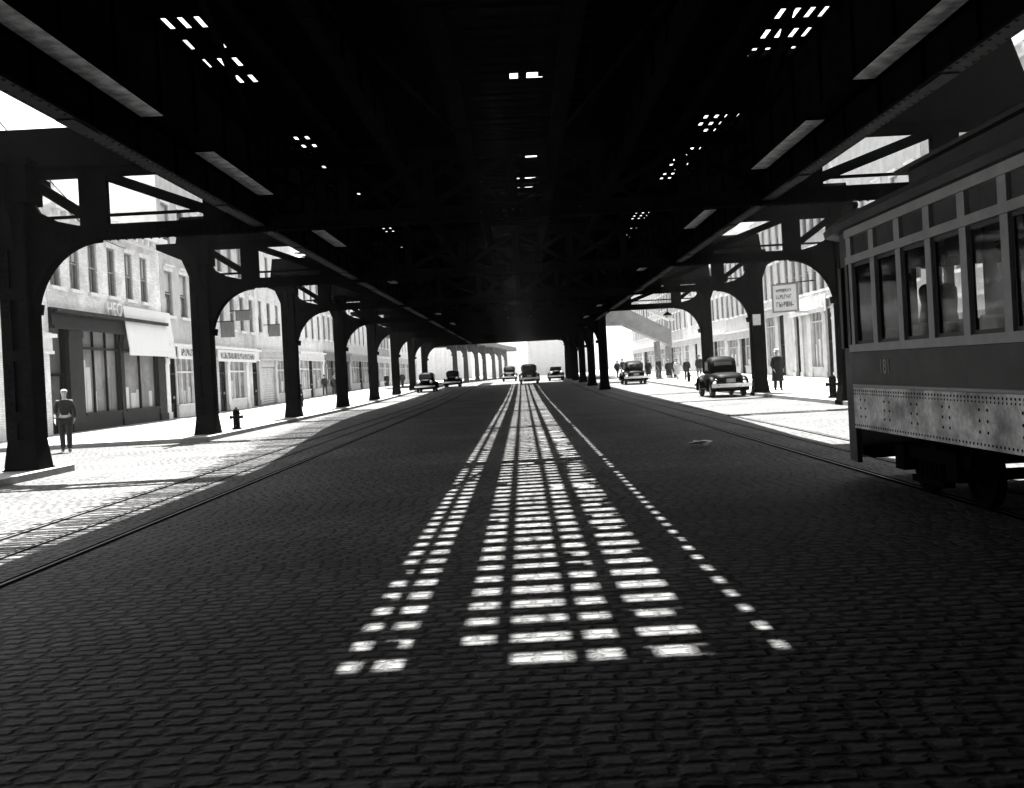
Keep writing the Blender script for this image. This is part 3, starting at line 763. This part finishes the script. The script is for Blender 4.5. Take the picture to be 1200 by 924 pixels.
lm = thing('hanging_lamp', 'small dark lamp hanging under the right end of a far cross truss', 'lamp', (8.35, 57.8, 0))
MB().tube([(0,0,4.9),(0,0,4.55)], .03, 6).build('stem', M['steel'], lm)
MB().lathe([(.04,4.55),(.25,4.4),(.27,4.36),(.2,4.36)], 12).build('shade', M['steel'], lm)
MB().ball((0,0,4.3), .12).build('bulb', M['lamp'], lm, True)
nt = MB(); nt.box(-.17, .17, -.012, .012, -.24, .24); tag(nt.build('notice', M['paper'], loc=(10.42, 45.05, 3.35)), 'small white notice fixed to the column behind the parked coupe', 'notice')
r = random.Random(2)
m = MB()
for i in range(7):
    a = r.uniform(0, 6.28); c = (r.uniform(-.2,.2), r.uniform(-.12,.12)); w = r.uniform(.08,.16)
    m.add([(c[0]+w*math.cos(a+k*1.57)*1.4, c[1]+w*math.sin(a+k*1.57), .02+r.uniform(0,.12)) for k in range(4)], [(0,1,2),(0,2,3)])
tag(m.build('crumpled_paper', M['paper'], loc=(3.2, 19.3, 0)), 'crumpled scrap of paper lying on the dark cobbles right of the light strips', 'litter')

wr = MB()
for (x0, z0, x1, z1) in ((-10.6, 7.2, -17.9, 8.2), (-10.6, 7.5, -17.9, 8.6)):
    wr.tube([(x0+(x1-x0)*t/10, 21+26*t/10, z0+(z1-z0)*t/10-.5*math.sin(PI*t/10)) for t in range(11)], .016, 5)
tag(wr.build('overhead_wire', M['dullblack']), 'pair of thin dark wires slung from the first left column to the low brick house', 'wire')
# ------------------------------------------------------------------ streetcar
tc = thing('streetcar', 'old two-tone streetcar with a row of tall windows standing at the right edge', 'streetcar', (5.3, 7.0, 0))
HL, HW = 5.6, 1.25                                         # half length of the saloon, half width
Ys = 12.42-7.0                                             # first window starts here, windows step back by PITCH
PITCH, NW = .80, 13
def side_frame(s):
    xo = s*HW; a, b = (xo, xo+.07) if s < 0 else (xo-.07, xo)
    y_end = Ys+.16; y_beg = Ys-NW*PITCH
    lp = MB(); lp.box(a, b, y_beg, y_end, .70, 1.20)
    o = lp.build('side_plate', M['sideplate'], tc)
    rv = MB(); d = (s,0,0); xf = s*HW
    y = y_beg+.05
    while y < y_end:
        rv.rivet((xf, y, 1.16), .012, d); rv.rivet((xf, y, .74), .012, d); rv.rivet((xf, y, 1.12), .01, d); y += .075
    y = y_end-.25
    while y > y_beg:
        for z in (.85, .95, 1.05): rv.rivet((xf, y, z), .014, d); rv.rivet((xf, y-.16, z), .014, d)
        y -= .8
    rv.build('rivet', M['dullblack'], o)
    MB().box(a+ (.0 if s<0 else -.012), b+(.012 if s>0 else 0), y_beg, y_end, 1.205, 1.235).build('moulding', M['grime_cream'], tc)
    MB().box(a, b, y_beg, y_end, 1.237, 1.625).build('waist_panel', M['grime_dark'], tc)
    m = MB(); oa, ob = (xo-.02, xo+.07) if s < 0 else (xo-.07, xo+.02)
    m.box(oa, ob, y_beg, y_end, 1.63, 1.72)
    m.box(oa, ob, y_beg, y_end, 2.70, 2.79)
    m.box(oa, ob, y_beg, y_end, 3.02, 3.16)
    for i in range(NW+1):
        y = Ys-i*PITCH; w = .10
        m.box(a, b, y, y+w+.04, 1.72, 2.70); m.box(a, b, y, y+w+.06, 2.79, 3.02)
    m.build('window_frame', M['grime_cream'], tc)
    for i in range(NW):
        y1 = Ys-i*PITCH; y0 = y1-PITCH+.14
        sa = MB(); xi = s*(HW-.045)
        for (q0, q1, z0, z1) in ((y0,y0+.035,1.72,2.70),(y1-.035,y1,1.72,2.70),(y0+.035,y1-.035,1.72,1.76),(y0+.035,y1-.035,2.66,2.70)):
            sa.box(xi-.012, xi+.012, q0, q1, z0, z1)
        o = sa.build('window_sash', M['grime_dark'], tc)
        g = MB(); g.box(xi-.003, xi+.003, y0+.035, y1-.035, 1.76, 2.66); g.build('pane', M['glass'], o)
        q = MB(); q.box(xi-.003, xi+.003, y0-.0, y1, 2.79, 3.02); q.build('upper_light', M['pane'], tc)
side_frame(-1); side_frame(1)
yb, ye = Ys-NW*PITCH, Ys+.16
# underframe, floor, ceiling, roof
m = MB(); m.box(-HW+.08, HW-.08, yb, ye, .72, .90); m.build('floor_frame', M['interior'], tc)
rings = []
for y in [yb-1.1, yb-.9, yb, ye, ye+.8, ye+1.15]:
    k = 1.0; 
    if y < yb-.95 or y > ye+1.0: k = .72
    elif y < yb-.5 or y > ye+.5: k = .93
    prof = [(-HW*k-.10, 3.12), (-HW*k-.12, 3.20), (-HW*k+.02, 3.32), (-HW*k+.35, 3.43), (-.4*k, 3.50), (.4*k, 3.50), (HW*k-.35, 3.43), (HW*k-.02, 3.32), (HW*k+.12, 3.20), (HW*k+.10, 3.12)]
    rings.append([(p[0], y, p[1]) for p in prof])
m = MB(); m.ring_loft(rings); rf = m.build('roof', M['roofcanvas'], tc)
m = MB(); m.box(-.55, .55, yb+.3, ye-.3, 3.502, 3.75); m.box(-.65, .65, yb+.1, ye-.1, 3.75, 3.80); m.build('clerestory', M['roofcanvas'], rf)
m = MB(); m.box(-HW+.075, HW-.075, yb, ye, 3.03, 3.1); m.build('ceiling', M['interior'], tc)
# end vestibules with rounded dash
for s, ys in ((1, ye), (-1, yb)):
    def ringpts(d, hw, n=10):
        return [(-hw, 0), *[(-hw*math.cos(PI*i/n), d*(math.sin(PI*i/n))**.6) for i in range(1, n)], (hw, 0)]
    base = ringpts(.95, HW-.01)
    def wallband(m, z0, z1, th=.05):
        for p, q in zip(base, base[1:]):
            m.add([(p[0], ys+s*p[1], z0), (q[0], ys+s*q[1], z0), (q[0], ys+s*q[1], z1), (p[0], ys+s*p[1], z1),
                   (p[0]*.95, ys+s*p[1]*.93, z0), (q[0]*.95, ys+s*q[1]*.93, z0), (q[0]*.95, ys+s*q[1]*.93, z1), (p[0]*.95, ys+s*p[1]*.93, z1)],
                  [(0,1,2,3),(4,7,6,5),(0,4,5,1),(3,2,6,7),(0,3,7,4),(1,5,6,2)])
    v = MB(); wallband(v, .27, 1.68); o = v.build('vestibule', M['grime_dark'], tc); v = MB(); wallband(v, 2.70, 3.12); v.build('letter_board', M['grime_dark'], tc)
    for i in (0, 1, 4, 6, 9, 10):
        ps = MB(); p = base[i]; ps.box(p[0]*.98-.05, p[0]*.98+.05, ys+s*p[1]*.97-.05, ys+s*p[1]*.97+.05, 1.68, 2.7); ps.build('corner_post', M['grime_dark'], o)
    g = MB()
    for p, q in zip(base[1:-1], base[2:-1]): g.add([(p[0]*.97, ys+s*p[1]*.96, 1.68), (q[0]*.97, ys+s*q[1]*.96, 1.68), (q[0]*.97, ys+s*q[1]*.96, 2.7), (p[0]*.97, ys+s*p[1]*.96, 2.7)], [(0,1,2,3)])
    g.build('pane', M['glass'], o)
    b = MB(); b.box(-.95, .95, ys+s*.55-.35, ys+s*.55+.35, .30, .42); b.build('platform', M['dullblack'], tc)
    MB().box(HW-.28, HW-.02, ys-.45, ys+.45, .26, .31).build('step', M['dullblack'], tc)
    b = MB(); b.box(-.8, .8, ys+s*.9-.05, ys+s*.9+.05, .5, .62); b.build('fender_beam', M['dullblack'], tc)
    hl = MB(); hl.lathe([(.02,ys+s*.83),(.14,ys+s*.86),(.15,ys+s*.98),(.12,ys+s*1.0)], 14, (0,0,1.35), 'y'); hl.build('headlight', M['lamp'], tc, True)
# trucks
for yt in (ye-1.7, yb+1.7):
    t_ = MB(); 
    for s in (-1, 1):
        t_.box(s*.98-.05, s*.98+.05, yt-1.0, yt+1.0, .42, .56)
        for q in (-.7, .7): t_.box(s*1.0-.09, s*1.0+.09, yt+q-.13, yt+q+.13, .28, .56)
        for i in range(5): t_.tube([(s*1.0, yt-.25+.125*i, .25), (s*1.0, yt-.25+.125*i, .42)], .045, 8)
        t_.box(s*1.0-.06, s*1.0+.06, yt-.42, yt+.42, .18, .25)
    t_.box(-1, 1, yt-.12, yt+.12, .4, .6); t_.box(-.5,.5,yt-.5,yt+.5,.56,.72)
    tr = t_.build('truck', M['dullblack'], tc)
    for q in (-.7, .7):
        for s in (-1, 1):
            MB().lathe([(.05,s*.70),(.12,s*.70),(.30,s*.70),(.33,s*.69),(.34,s*.73),(.33,s*.80),(.27,s*.80),(.25,s*.76),(.13,s*.76),(.11,s*.82),(.04,s*.82)], 22, (0, yt+q, .335), 'x').build('wheel', M['dullblack'], tr)
        MB().tube([(-.7, yt+q, .335), (.7, yt+q, .335)], .06, 8).build('axle', M['dullblack'], tr)
m = MB(); m.box(-.9, .9, yb+3.6, ye-3.6, .32, .7); m.build('equipment_box', M['dullblack'], tc)
# seats, rails and straps inside
seat = MB(); seat.box(-.43, .43, -.22, .22, 1.22, 1.34); seat.box(-.43, .43, -.26, -.19, 1.34, 1.86); seat.tube([(-.43,-.225,1.87),(.43,-.225,1.87)], .025, 6); seat.box(-.36,-.30,-.1,.1,.905,1.22); seat.box(.30,.36,-.1,.1,.905,1.22)
sp = seat.build('seat', M['seat'], tc, loc=(-.73, Ys-.6, 0))
for i in range(12):
    for x in (-.73, .73):
        if i == 0 and x < 0: continue
        child_copy(sp, tc, (x, Ys-.6-.8*i, 0))
m = MB()
for x in (-.45, .45):
    m.tube([(x, yb+.3, 2.86), (x, ye-.3, 2.86)], .018, 6)
    for i in range(22): y = ye-.6-i*.45; m.box(x-.012, x+.012, y-.02, y+.02, 2.62, 2.85); m.tube([(x-.07,y,2.62),(x-.05,y,2.52),(x+.05,y,2.52),(x+.07,y,2.62)], .012, 5)
m.build('hand_strap', M['interior'], tc)
for y in (ye-.02, yb+.02):
    b = MB(); b.box(-HW+.08, -.42, y-.025, y+.025, .9, 3.03); b.box(.42, HW-.08, y-.025, y+.025, .9, 3.03); b.box(-.42, .42, y-.025, y+.025, 2.75, 3.03); b.build('bulkhead', M['interior'], tc)
text_mesh('181', .23, .002, 'car_number', M['grime_cream'], tc, Matrix.Translation((-HW-.004, Ys-.98, 1.44)) @ Matrix.Rotation(R(-90), 4, 'Z') @ Matrix.Rotation(R(90), 4, 'X'))

# ------------------------------------------------------------------ motor cars
def superring(y, hw, z0, z1, n=20, e=.55):
    cz, hh = (z0+z1)/2, (z1-z0)/2; out = []
    for k in range(n):
        a = 2*PI*k/n; c, s_ = math.cos(a), math.sin(a)
        out.append((hw*math.copysign(abs(c)**e, c), y, cz+hh*math.copysign(abs(s_)**e, s_)))
    return out
def make_car(label, kind='sedan', paint='black', group='motor cars on the avenue'):
    c = thing('motor_car', label, 'car', (0,0,0), 0, group)
    low = [(-2.15,.40,.50,.78),(-2.0,.56,.40,.92),(-1.5,.68,.36,1.02),(-.6,.73,.34,1.06),(.5,.72,.34,1.08),(.95,.60,.36,1.12),(1.6,.44,.40,1.10),(2.05,.36,.42,1.04),(2.15,.30,.5,.98)]
    m = MB(); m.ring_loft([superring(*s_) for s_ in low]); body = m.build('body', M[paint], c, True)
    if kind == 'sedan': cab = [(-1.85,.42,.86,1.02),(-1.6,.56,.88,1.30),(-1.15,.62,.90,1.58),(-.5,.65,.92,1.70),(.2,.65,.92,1.69),(.5,.62,.94,1.60),(.85,.60,.96,1.12)]
    elif kind == 'coupe': cab = [(-.75,.55,.92,1.06),(-.55,.60,.92,1.50),(-.3,.63,.92,1.72),(.3,.64,.92,1.74),(.6,.62,.94,1.66),(.85,.60,.96,1.14)]
    else: cab = None
    if cab:
        m = MB(); m.ring_loft([superring(*s_, e=.6) for s_ in cab]); cb = m.build('cabin', M[paint], c, True)
        if kind == 'sedan':
            for x0, x1 in ((-.42,-.03),(.03,.42)):
                w = MB(); w.prism([(x0,1.24),(x1,1.24),(x1*.95,1.44),(x0*.95,1.44)], -1.62, -1.3); o = w.build('rear_window', M['carpane'], cb)
            sw = ((-1.0,-.15),(-.08,.5))
        else:
            w = MB(); w.prism([(-.42,1.26),(.42,1.26),(.38,1.5),(-.38,1.5)], -.62, -.3); w.build('rear_window', M['midwood'], cb)
            sw = ((-.25,.5),)
        for s in (-1, 1):
            for a, b in sw:
                w = MB(); w.prism([(a,1.14),(b,1.14),(b-.06,1.50),(a+.06,1.50)], min(s*.56,s*.652), max(s*.56,s*.652), 'x'); w.build('side_window', M['carpane'], cb)
        w = MB(); w.add([(-.5,.80,1.16),(.5,.80,1.16),(.46,.60,1.52),(-.46,.60,1.52),(-.5,.86,1.18),(.5,.86,1.18),(.46,.66,1.54),(-.46,.66,1.54)], [(0,1,2,3),(4,7,6,5),(0,4,5,1),(1,5,6,2),(2,6,7,3),(3,7,4,0)]); w.build('windscreen', M['carpane'], cb)
    else:
        w = MB(); w.box(-.6,.6,.78,.82,1.12,1.5); w.build('windscreen', M['carpane'], c)
        w = MB(); w.box(-.62,.62,-.9,-.6,1.0,1.32); w.box(-.6,.6,-.2,.0,1.0,1.3); w.build('seat', M['leather'], c)
    for s in (-1, 1):
        for yw, r0 in ((-1.35,.46),(1.35,.46)):
            f = MB(); pts = []; n = 12
            rings = []
            for i in range(n+1):
                a = R(-12)+R(204)*i/n; cy, cz = yw+r0*math.cos(a)*1.12, .36+r0*math.sin(a)
                dn = (math.cos(a), math.sin(a)); ring = []
                for k in range(8):
                    b = 2*PI*k/8; ring.append((s*.70+.17*math.cos(b), cy+dn[0]*.07*math.sin(b), cz+dn[1]*.07*math.sin(b)))
                rings.append(ring)
            f.ring_loft(rings); f.build('fender', M[paint], c, True)
            wv = MB(); wv.lathe([(.2,s*.60),(.33,s*.60),(.36,s*.64),(.36,s*.74),(.33,s*.78),(.22,s*.78)], 20, (0,yw,.36), 'x'); w = wv.build('wheel', M['rubber'], c, True)
            MB().lathe([(.01,s*.77),(.09,s*.80),(.2,s*.765),(.215,s*.75)], 16, (0,yw,.36), 'x').build('hub', M['chrome'], w, True)
        MB().box(min(s*.62,s*.86), max(s*.62,s*.86), -.86, .86, .30, .35).build('running_board', M[paint], c)
        hl = MB(); hl.ball((s*.52, 1.95, .88), .13, 10, (1,1.2,1)); hl.build('headlight', M['chrome'], c, True)
        tl = MB(); tl.ball((s*.62, -1.98, .72), .06, 8); tl.build('tail_lamp', M['tail'], c, True)
        MB().ball((s*.66, -1.86, .60), .10, 8, (1,1,.6)).build('fender_lamp', M['chrome'], c, True)
    for s in (-1, 1):
        b = MB(); b.ring_loft([[(x, s*(2.42-.10*(x/.85)**2)+dy*.5, .50+dz) for dy, dz in ((-.05,-.075),(.05,-.075),(.06,0),(.05,.075),(-.05,.075))] for x in [-.88+.22*i for i in range(9)]])
        b.build('bumper', M['chrome'], c)
        for x in (-.4,.4): MB().bar((x, s*2.0, .48), (x, s*2.38, .48), .05, .05).build('bumper_iron', M['dullblack'], c)
    MB().box(-.2, .2, -2.19, -2.165, .62, .78).build('licence_plate', M['midwood'], c)
    MB().box(-.5,.5,-1.9,1.8,.24,.36).build('chassis', M['dullblack'], c)
    return c
cp = make_car('black coupe with a bright rear bumper parked at the right kerb by a column', 'coupe')
cp.location = (9.15, 47.2, 0); cp.scale = (1.0, 1.0, 1.06)
sd = make_car('dark sedan parked farther along the right kerb before the station stairway', 'sedan')
sd.location = (8.75, 81, gz(81)); sd.scale = (1.08,1.08,1.08)
def car_copy(src, loc, lab, rz=0, sc=1):
    k = copy_tree(src); k.location = (loc[0], loc[1], gz(loc[1])); k.rotation_euler = (0,0,rz); k.scale = (sc,)*3; k['label'] = lab; return k
car_copy(sd, (.65, 100), 'dark sedan at the far end of the centre strips of light', 0, 1.15)
rd = make_car('low open car right of the sedan at the far end of the avenue', 'roadster'); rd.location = (3.65, 112, gz(112)); rd.rotation_euler = (0,0,PI)
car_copy(cp, (-1.6, 128), 'farthest coupe left of the sedan at the bright end of the avenue', 0, 1.1)
car_copy(sd, (-8.4, 90), 'nearer of two dark sedans parked at the far left kerb', PI)
car_copy(sd, (-7.2, 106), 'farther of two dark sedans at the far left, beside the last columns', PI)

# ------------------------------------------------------------------ people
def skin_mesh(name, pts, edges, rad, mat, parent, root=0, sub=2):
    me = bpy.data.meshes.new(name); me.from_pydata([tuple(p) for p in pts], edges, [])
    o = bpy.data.objects.new(name, me); COL.objects.link(o)
    o.modifiers.new('skin', 'SKIN'); sk = me.skin_vertices[0].data
    for i, r_ in enumerate(rad):
        sk[i].radius = r_ if isinstance(r_, tuple) else (r_, r_)
    sk[root].use_root = True
    s = o.modifiers.new('sub', 'SUBSURF'); s.levels = sub; s.render_levels = sub
    dg = bpy.context.evaluated_depsgraph_get(); dg.update()
    m2 = bpy.data.meshes.new_from_object(o.evaluated_get(dg)); bpy.data.objects.remove(o)
    for p in m2.polygons: p.use_smooth = True
    m2.materials.clear(); m2.materials.append(mat)
    n = bpy.data.objects.new(name, m2); COL.objects.link(n); n.parent = parent; return n
def make_person(label, loc, rz=0, top='shirt', topmat='cloth_dark', legmat='cloth_dark', hat=None, stride=.16, height=1.74, arms='swing', skirt=False):
    p = thing('person', label, 'person', loc, rz, 'people on the pavements')
    k = height/1.74
    st_ = stride
    J = {}
    def a(n, x, y, z, r_): J[n] = ((x*k, y*k, z*k), r_*k)
    a('pel',0,0,.95,.125); a('sp',0,.01,1.14,.115); a('ch',0,.005,1.32,.14); a('nb',0,.01,1.46,.06); a('nk',0,0,1.52,.052)
    a('jaw',0,-.02,1.585,.066); a('skull',0,-.005,1.665,.085); a('crown',0,.005,1.72,.05)
    a('nose',0,-.118,1.615,.012)
    E = [('pel','sp'),('sp','ch'),('ch','nb'),('nb','nk'),('nk','jaw'),('jaw','skull'),('skull','crown'),('jaw','nose')]
    for s, n in ((-1,'l'),(1,'r')):
        f = -st_*s
        a('hp'+n, s*.095, 0, .88, .095); a('kn'+n, s*.10, f*.55-.03, .49, .058); a('an'+n, s*.10, f+.02, .09, .04); a('to'+n, s*.115, f-.13, .035, .032)
        a('sh'+n, s*.185, .01, 1.41, .058)
        if arms == 'swing': a('el'+n, s*.245, -f*.5+.04, 1.13, .042); a('wr'+n, s*.235, -f*1.1-.12, .93, .028); hd = (s*.225, -f*1.1-.17, .87)
        else: a('el'+n, s*.26, .05, 1.14, .042); a('wr'+n, s*.11, -.17, 1.05, .028); hd = (s*.05, -.2, 1.05)
        a('hd'+n, *hd, .032)
        dirv = Vector(hd) - Vector(J['wr'+n][0])/k; dirv.normalize()
        side = Vector((0,1,0)) if arms == 'swing' else Vector((0,0,1))
        E += [('pel','hp'+n),('hp'+n,'kn'+n),('kn'+n,'an'+n),('an'+n,'to'+n),('ch','sh'+n),('sh'+n,'el'+n),('el'+n,'wr'+n),('wr'+n,'hd'+n)]
        for i, (off, ln) in enumerate(((-.027,.075),(-.009,.085),(.009,.08),(.027,.06))):
            q = Vector(hd)+dirv*.03+side*off; e = q+dirv*ln+Vector((-s*.012,0,0))
            a('fb%d%s'%(i,n), *(q), .011); a('ft%d%s'%(i,n), *(e), .008); E += [('hd'+n,'fb%d%s'%(i,n)),('fb%d%s'%(i,n),'ft%d%s'%(i,n))]
        q = Vector(hd)-side*.045+dirv*.01; a('th'+n, *q, .011); a('tt'+n, *(q+dirv*.045-side*.01), .009); E += [('hd'+n,'th'+n),('th'+n,'tt'+n)]
    names = list(J); ix = {n: i for i, n in enumerate(names)}
    skin_mesh('body', [J[n][0] for n in names], [(ix[x], ix[y]) for x, y in E], [J[n][1] for n in names], M['skin'], p, ix['pel'])
    for s in (-1, 1): MB().ball((s*.032*k, -.082*k, 1.635*k), .012*k, 6).build('eye', M['dullblack'], p)
    def sub(ns, es, extra, mat, nm, root, rmul=None):
        ii = {n: i for i, n in enumerate(ns)}
        return skin_mesh(nm, [J[n][0] for n in ns], [(ii[x], ii[y]) for x, y in es], [(J[n][1]+extra*k)*((rmul or {}).get(n, 1)) for n in ns], mat, p, ii[root], 2)
    if not skirt:
        sub(['pel','hpl','knl','anl','hpr','knr','anr'], [('pel','hpl'),('hpl','knl'),('knl','anl'),('pel','hpr'),('hpr','knr'),('knr','anr')], .022, M[legmat], 'trousers', 'pel', {'anl':1.15,'anr':1.15})
    for n in 'lr': sub(['an'+n,'to'+n], [('an'+n,'to'+n)], .014, M['leather'], 'shoe', 'an'+n)
    ns = ['pel','sp','ch','nb']; es = [('pel','sp'),('sp','ch'),('ch','nb')]
    for n in 'lr': ns += ['sh'+n,'el'+n,'wr'+n]; es += [('ch','sh'+n),('sh'+n,'el'+n),('el'+n,'wr'+n)]
    nm = {'shirt':'shirt','coat':'overcoat','jacket':'jacket'}[top]
    g = sub(ns, es, .028 if top != 'shirt' else .018, M[topmat], nm, 'ch')
    if top != 'shirt' or skirt:
        zb = {'coat': .42, 'jacket': .80}.get(top, .45) if not skirt else .45
        m = MB(); rings = []
        for i in range(7):
            t = i/6; z = (1.30+(zb-1.30)*t)*k; rx = (.19+.07*t)*k; ry = (.15+.07*t+ (abs(st_)*.25*t))*k
            rings.append([(rx*math.cos(2*PI*q/18)*(1+.03*math.sin(5*q)), ry*math.sin(2*PI*q/18), z) for q in range(18)])
        m.ring_loft(rings); o = m.build('coat_skirt' if not skirt else 'skirt', M[topmat if not skirt else legmat], g, True)
    else:
        MB().lathe([(.155*k,.985*k),(.16*k,1.0*k),(.16*k,1.03*k),(.155*k,1.04*k)], 16).build('belt', M['cloth_pale'], p, True)
    if hat == 'fedora':
        m = MB(); m.lathe([(.16,1.675),(.165,1.68),(.105,1.695),(.10,1.73),(.09,1.79),(.05,1.80),(.01,1.79)], 18); m.v = [(x*k, (y*1.1-.005)*k, z*k) for x, y, z in m.v]; m.build('hat', M['cloth_pale'] if topmat == 'cloth_black' else M['cloth_mid'], p, True)
    elif hat == 'cap':
        m = MB(); m.ball((0,0,1.70), .105, 10, (1,1.1,.55)); m.box(-.06,.06,-.17,-.08,1.685,1.695); m.v = [(x*k,y*k,z*k) for x,y,z in m.v]; m.build('hat', M['cloth_mid'], p, True)
    else:
        m = MB(); m.ball((0,.018,1.69), .094, 10, (1,1.08,.85)); m.v = [(x*k,y*k,z*k) for x,y,z in m.v]; m.build('hair', M['hair'] if hat is None else M['cloth_dark'], p, True)
    return p
def pz(y): return gz(y)+.13
make_person('man in dark shirt and trousers with a pale belt walking across the left side street', (-13.0, 29.0, 0), R(20), 'shirt', 'cloth_dark', 'cloth_dark', None, .24, 1.76)
make_person('man in long black overcoat and pale hat standing on the right pavement', (11.55, 46.4, pz(46)), R(6), 'coat', 'cloth_black', 'cloth_black', 'fedora', .07, 1.84)
make_person('dark figure close behind the third column on the left pavement', (-13.1, 60, pz(60)), R(60), 'coat', 'cloth_dark', 'cloth_dark', 'cap', .1, 1.66)
pa = make_person('taller person of the pair walking side by side on the left pavement', (-17.3, 89.5, pz(89)), R(20), 'jacket', 'cloth_dark', 'cloth_mid', 'fedora', .2, 1.8)
pb = make_person('shorter person of the pair walking side by side on the left pavement', (-16.4, 89.0, pz(89)), R(10), 'jacket', 'cloth_dark', 'cloth_dark', 'cap', -.18, 1.7)
def crowd(src, x, y, rz, lab, sc=1):
    c = copy_tree(src); c.location = (x, y, pz(y)); c.rotation_euler = (0,0,rz); c['label'] = lab; c.scale = (sc,)*3; return c
w1 = make_person('woman in a pale dress on the right pavement in the strolling group', (12.4, 82, pz(82)), R(150), 'shirt', 'cloth_pale', 'cloth_pale', 'hair', .15, 1.64, skirt=True)
w2 = make_person('woman in a dark coat and skirt on the right pavement beside the pale dress', (11.5, 80.5, pz(80)), R(170), 'jacket', 'cloth_dark', 'cloth_dark', 'cap', .17, 1.66, skirt=True)
crowd(pa, 13.9, 80.5, R(175), 'broad man in dark jacket walking beside the fourth right column', 1.02)
crowd(pb, 12.2, 76.0, R(-10), 'man in a cap coming forward in front of the right pavement group', 1.0)
crowd(pb, 12.8, 86.0, R(185), 'man in a cap walking away behind the pale dress')
crowd(w2, 10.9, 88.5, R(160), 'woman in dark coat standing under the stairway posts')
crowd(pa, 11.6, 87.0, R(15), 'man in a grey hat standing by the stairway posts')
crowd(pa, 9.9, 101.0, R(200), 'man in a grey hat near the far right column, left of the parked sedan')
crowd(pb, 9.2, 99.0, R(30), 'man in a cap just left of the parked sedan')
crowd(w2, -13.0, 98, R(20), 'woman in dark coat far down the left pavement')
crowd(pb, -12.2, 104, R(200), 'man in a cap far down the left pavement beside the columns')

for (x, y, rz, lab, src) in ((4.6, 11.25, 200, 'passenger in a hat standing inside the streetcar behind its second window', pa), (4.62, 9.72, 100, 'passenger in a cap standing inside the streetcar behind its fourth window', pb), (4.6, 8.75, 30, 'woman passenger standing inside the streetcar behind its fifth window', w2)):
    c = crowd(src, x, y, R(rz), lab, .93); c.location.z = .90; c['group'] = 'passengers in the streetcar'
# ------------------------------------------------------------------ houses behind the camera close the street
building(-1, -58.0, 12.0, 12.0, [(5.0,2.2),(8.4,2.1)], 20, 1.0, 'brick_mid', 'long grey brick block left of and behind the near corner', ('midwood', [('p',.5),('w',3),('d',1.2),('w',3),('p',.5),('w',3),('p',.5)]))
building(1, -58.0, 33.9, 13.0, [(5.0,2.2),(8.4,2.1)], 26, 1.0, 'brick_mid', 'long grey brick block beyond the streetcar at the right edge', ('midwood', [('p',.5),('w',3),('d',1.2),('w',3),('p',.5),('w',3),('p',.5)]), edge=ER)

hz = MB().box(-310, 310, -120, 712, -1.0, 19.5).build('haze', bpy.data.materials.new('street_haze')); tag(hz, kind='stuff')
hm = hz.data.materials[0]; hm.use_nodes = True; ht = hm.node_tree
ht.nodes.remove(ht.nodes['Principled BSDF']); pv = ht.nodes.new('ShaderNodeVolumePrincipled')
pv.inputs['Color'].default_value = (.9, .9, .9, 1); pv.inputs['Density'].default_value = HAZE; pv.inputs['Anisotropy'].default_value = 0.0
ht.links.new(pv.outputs[0], ht.nodes['Material Output'].inputs['Volume'])
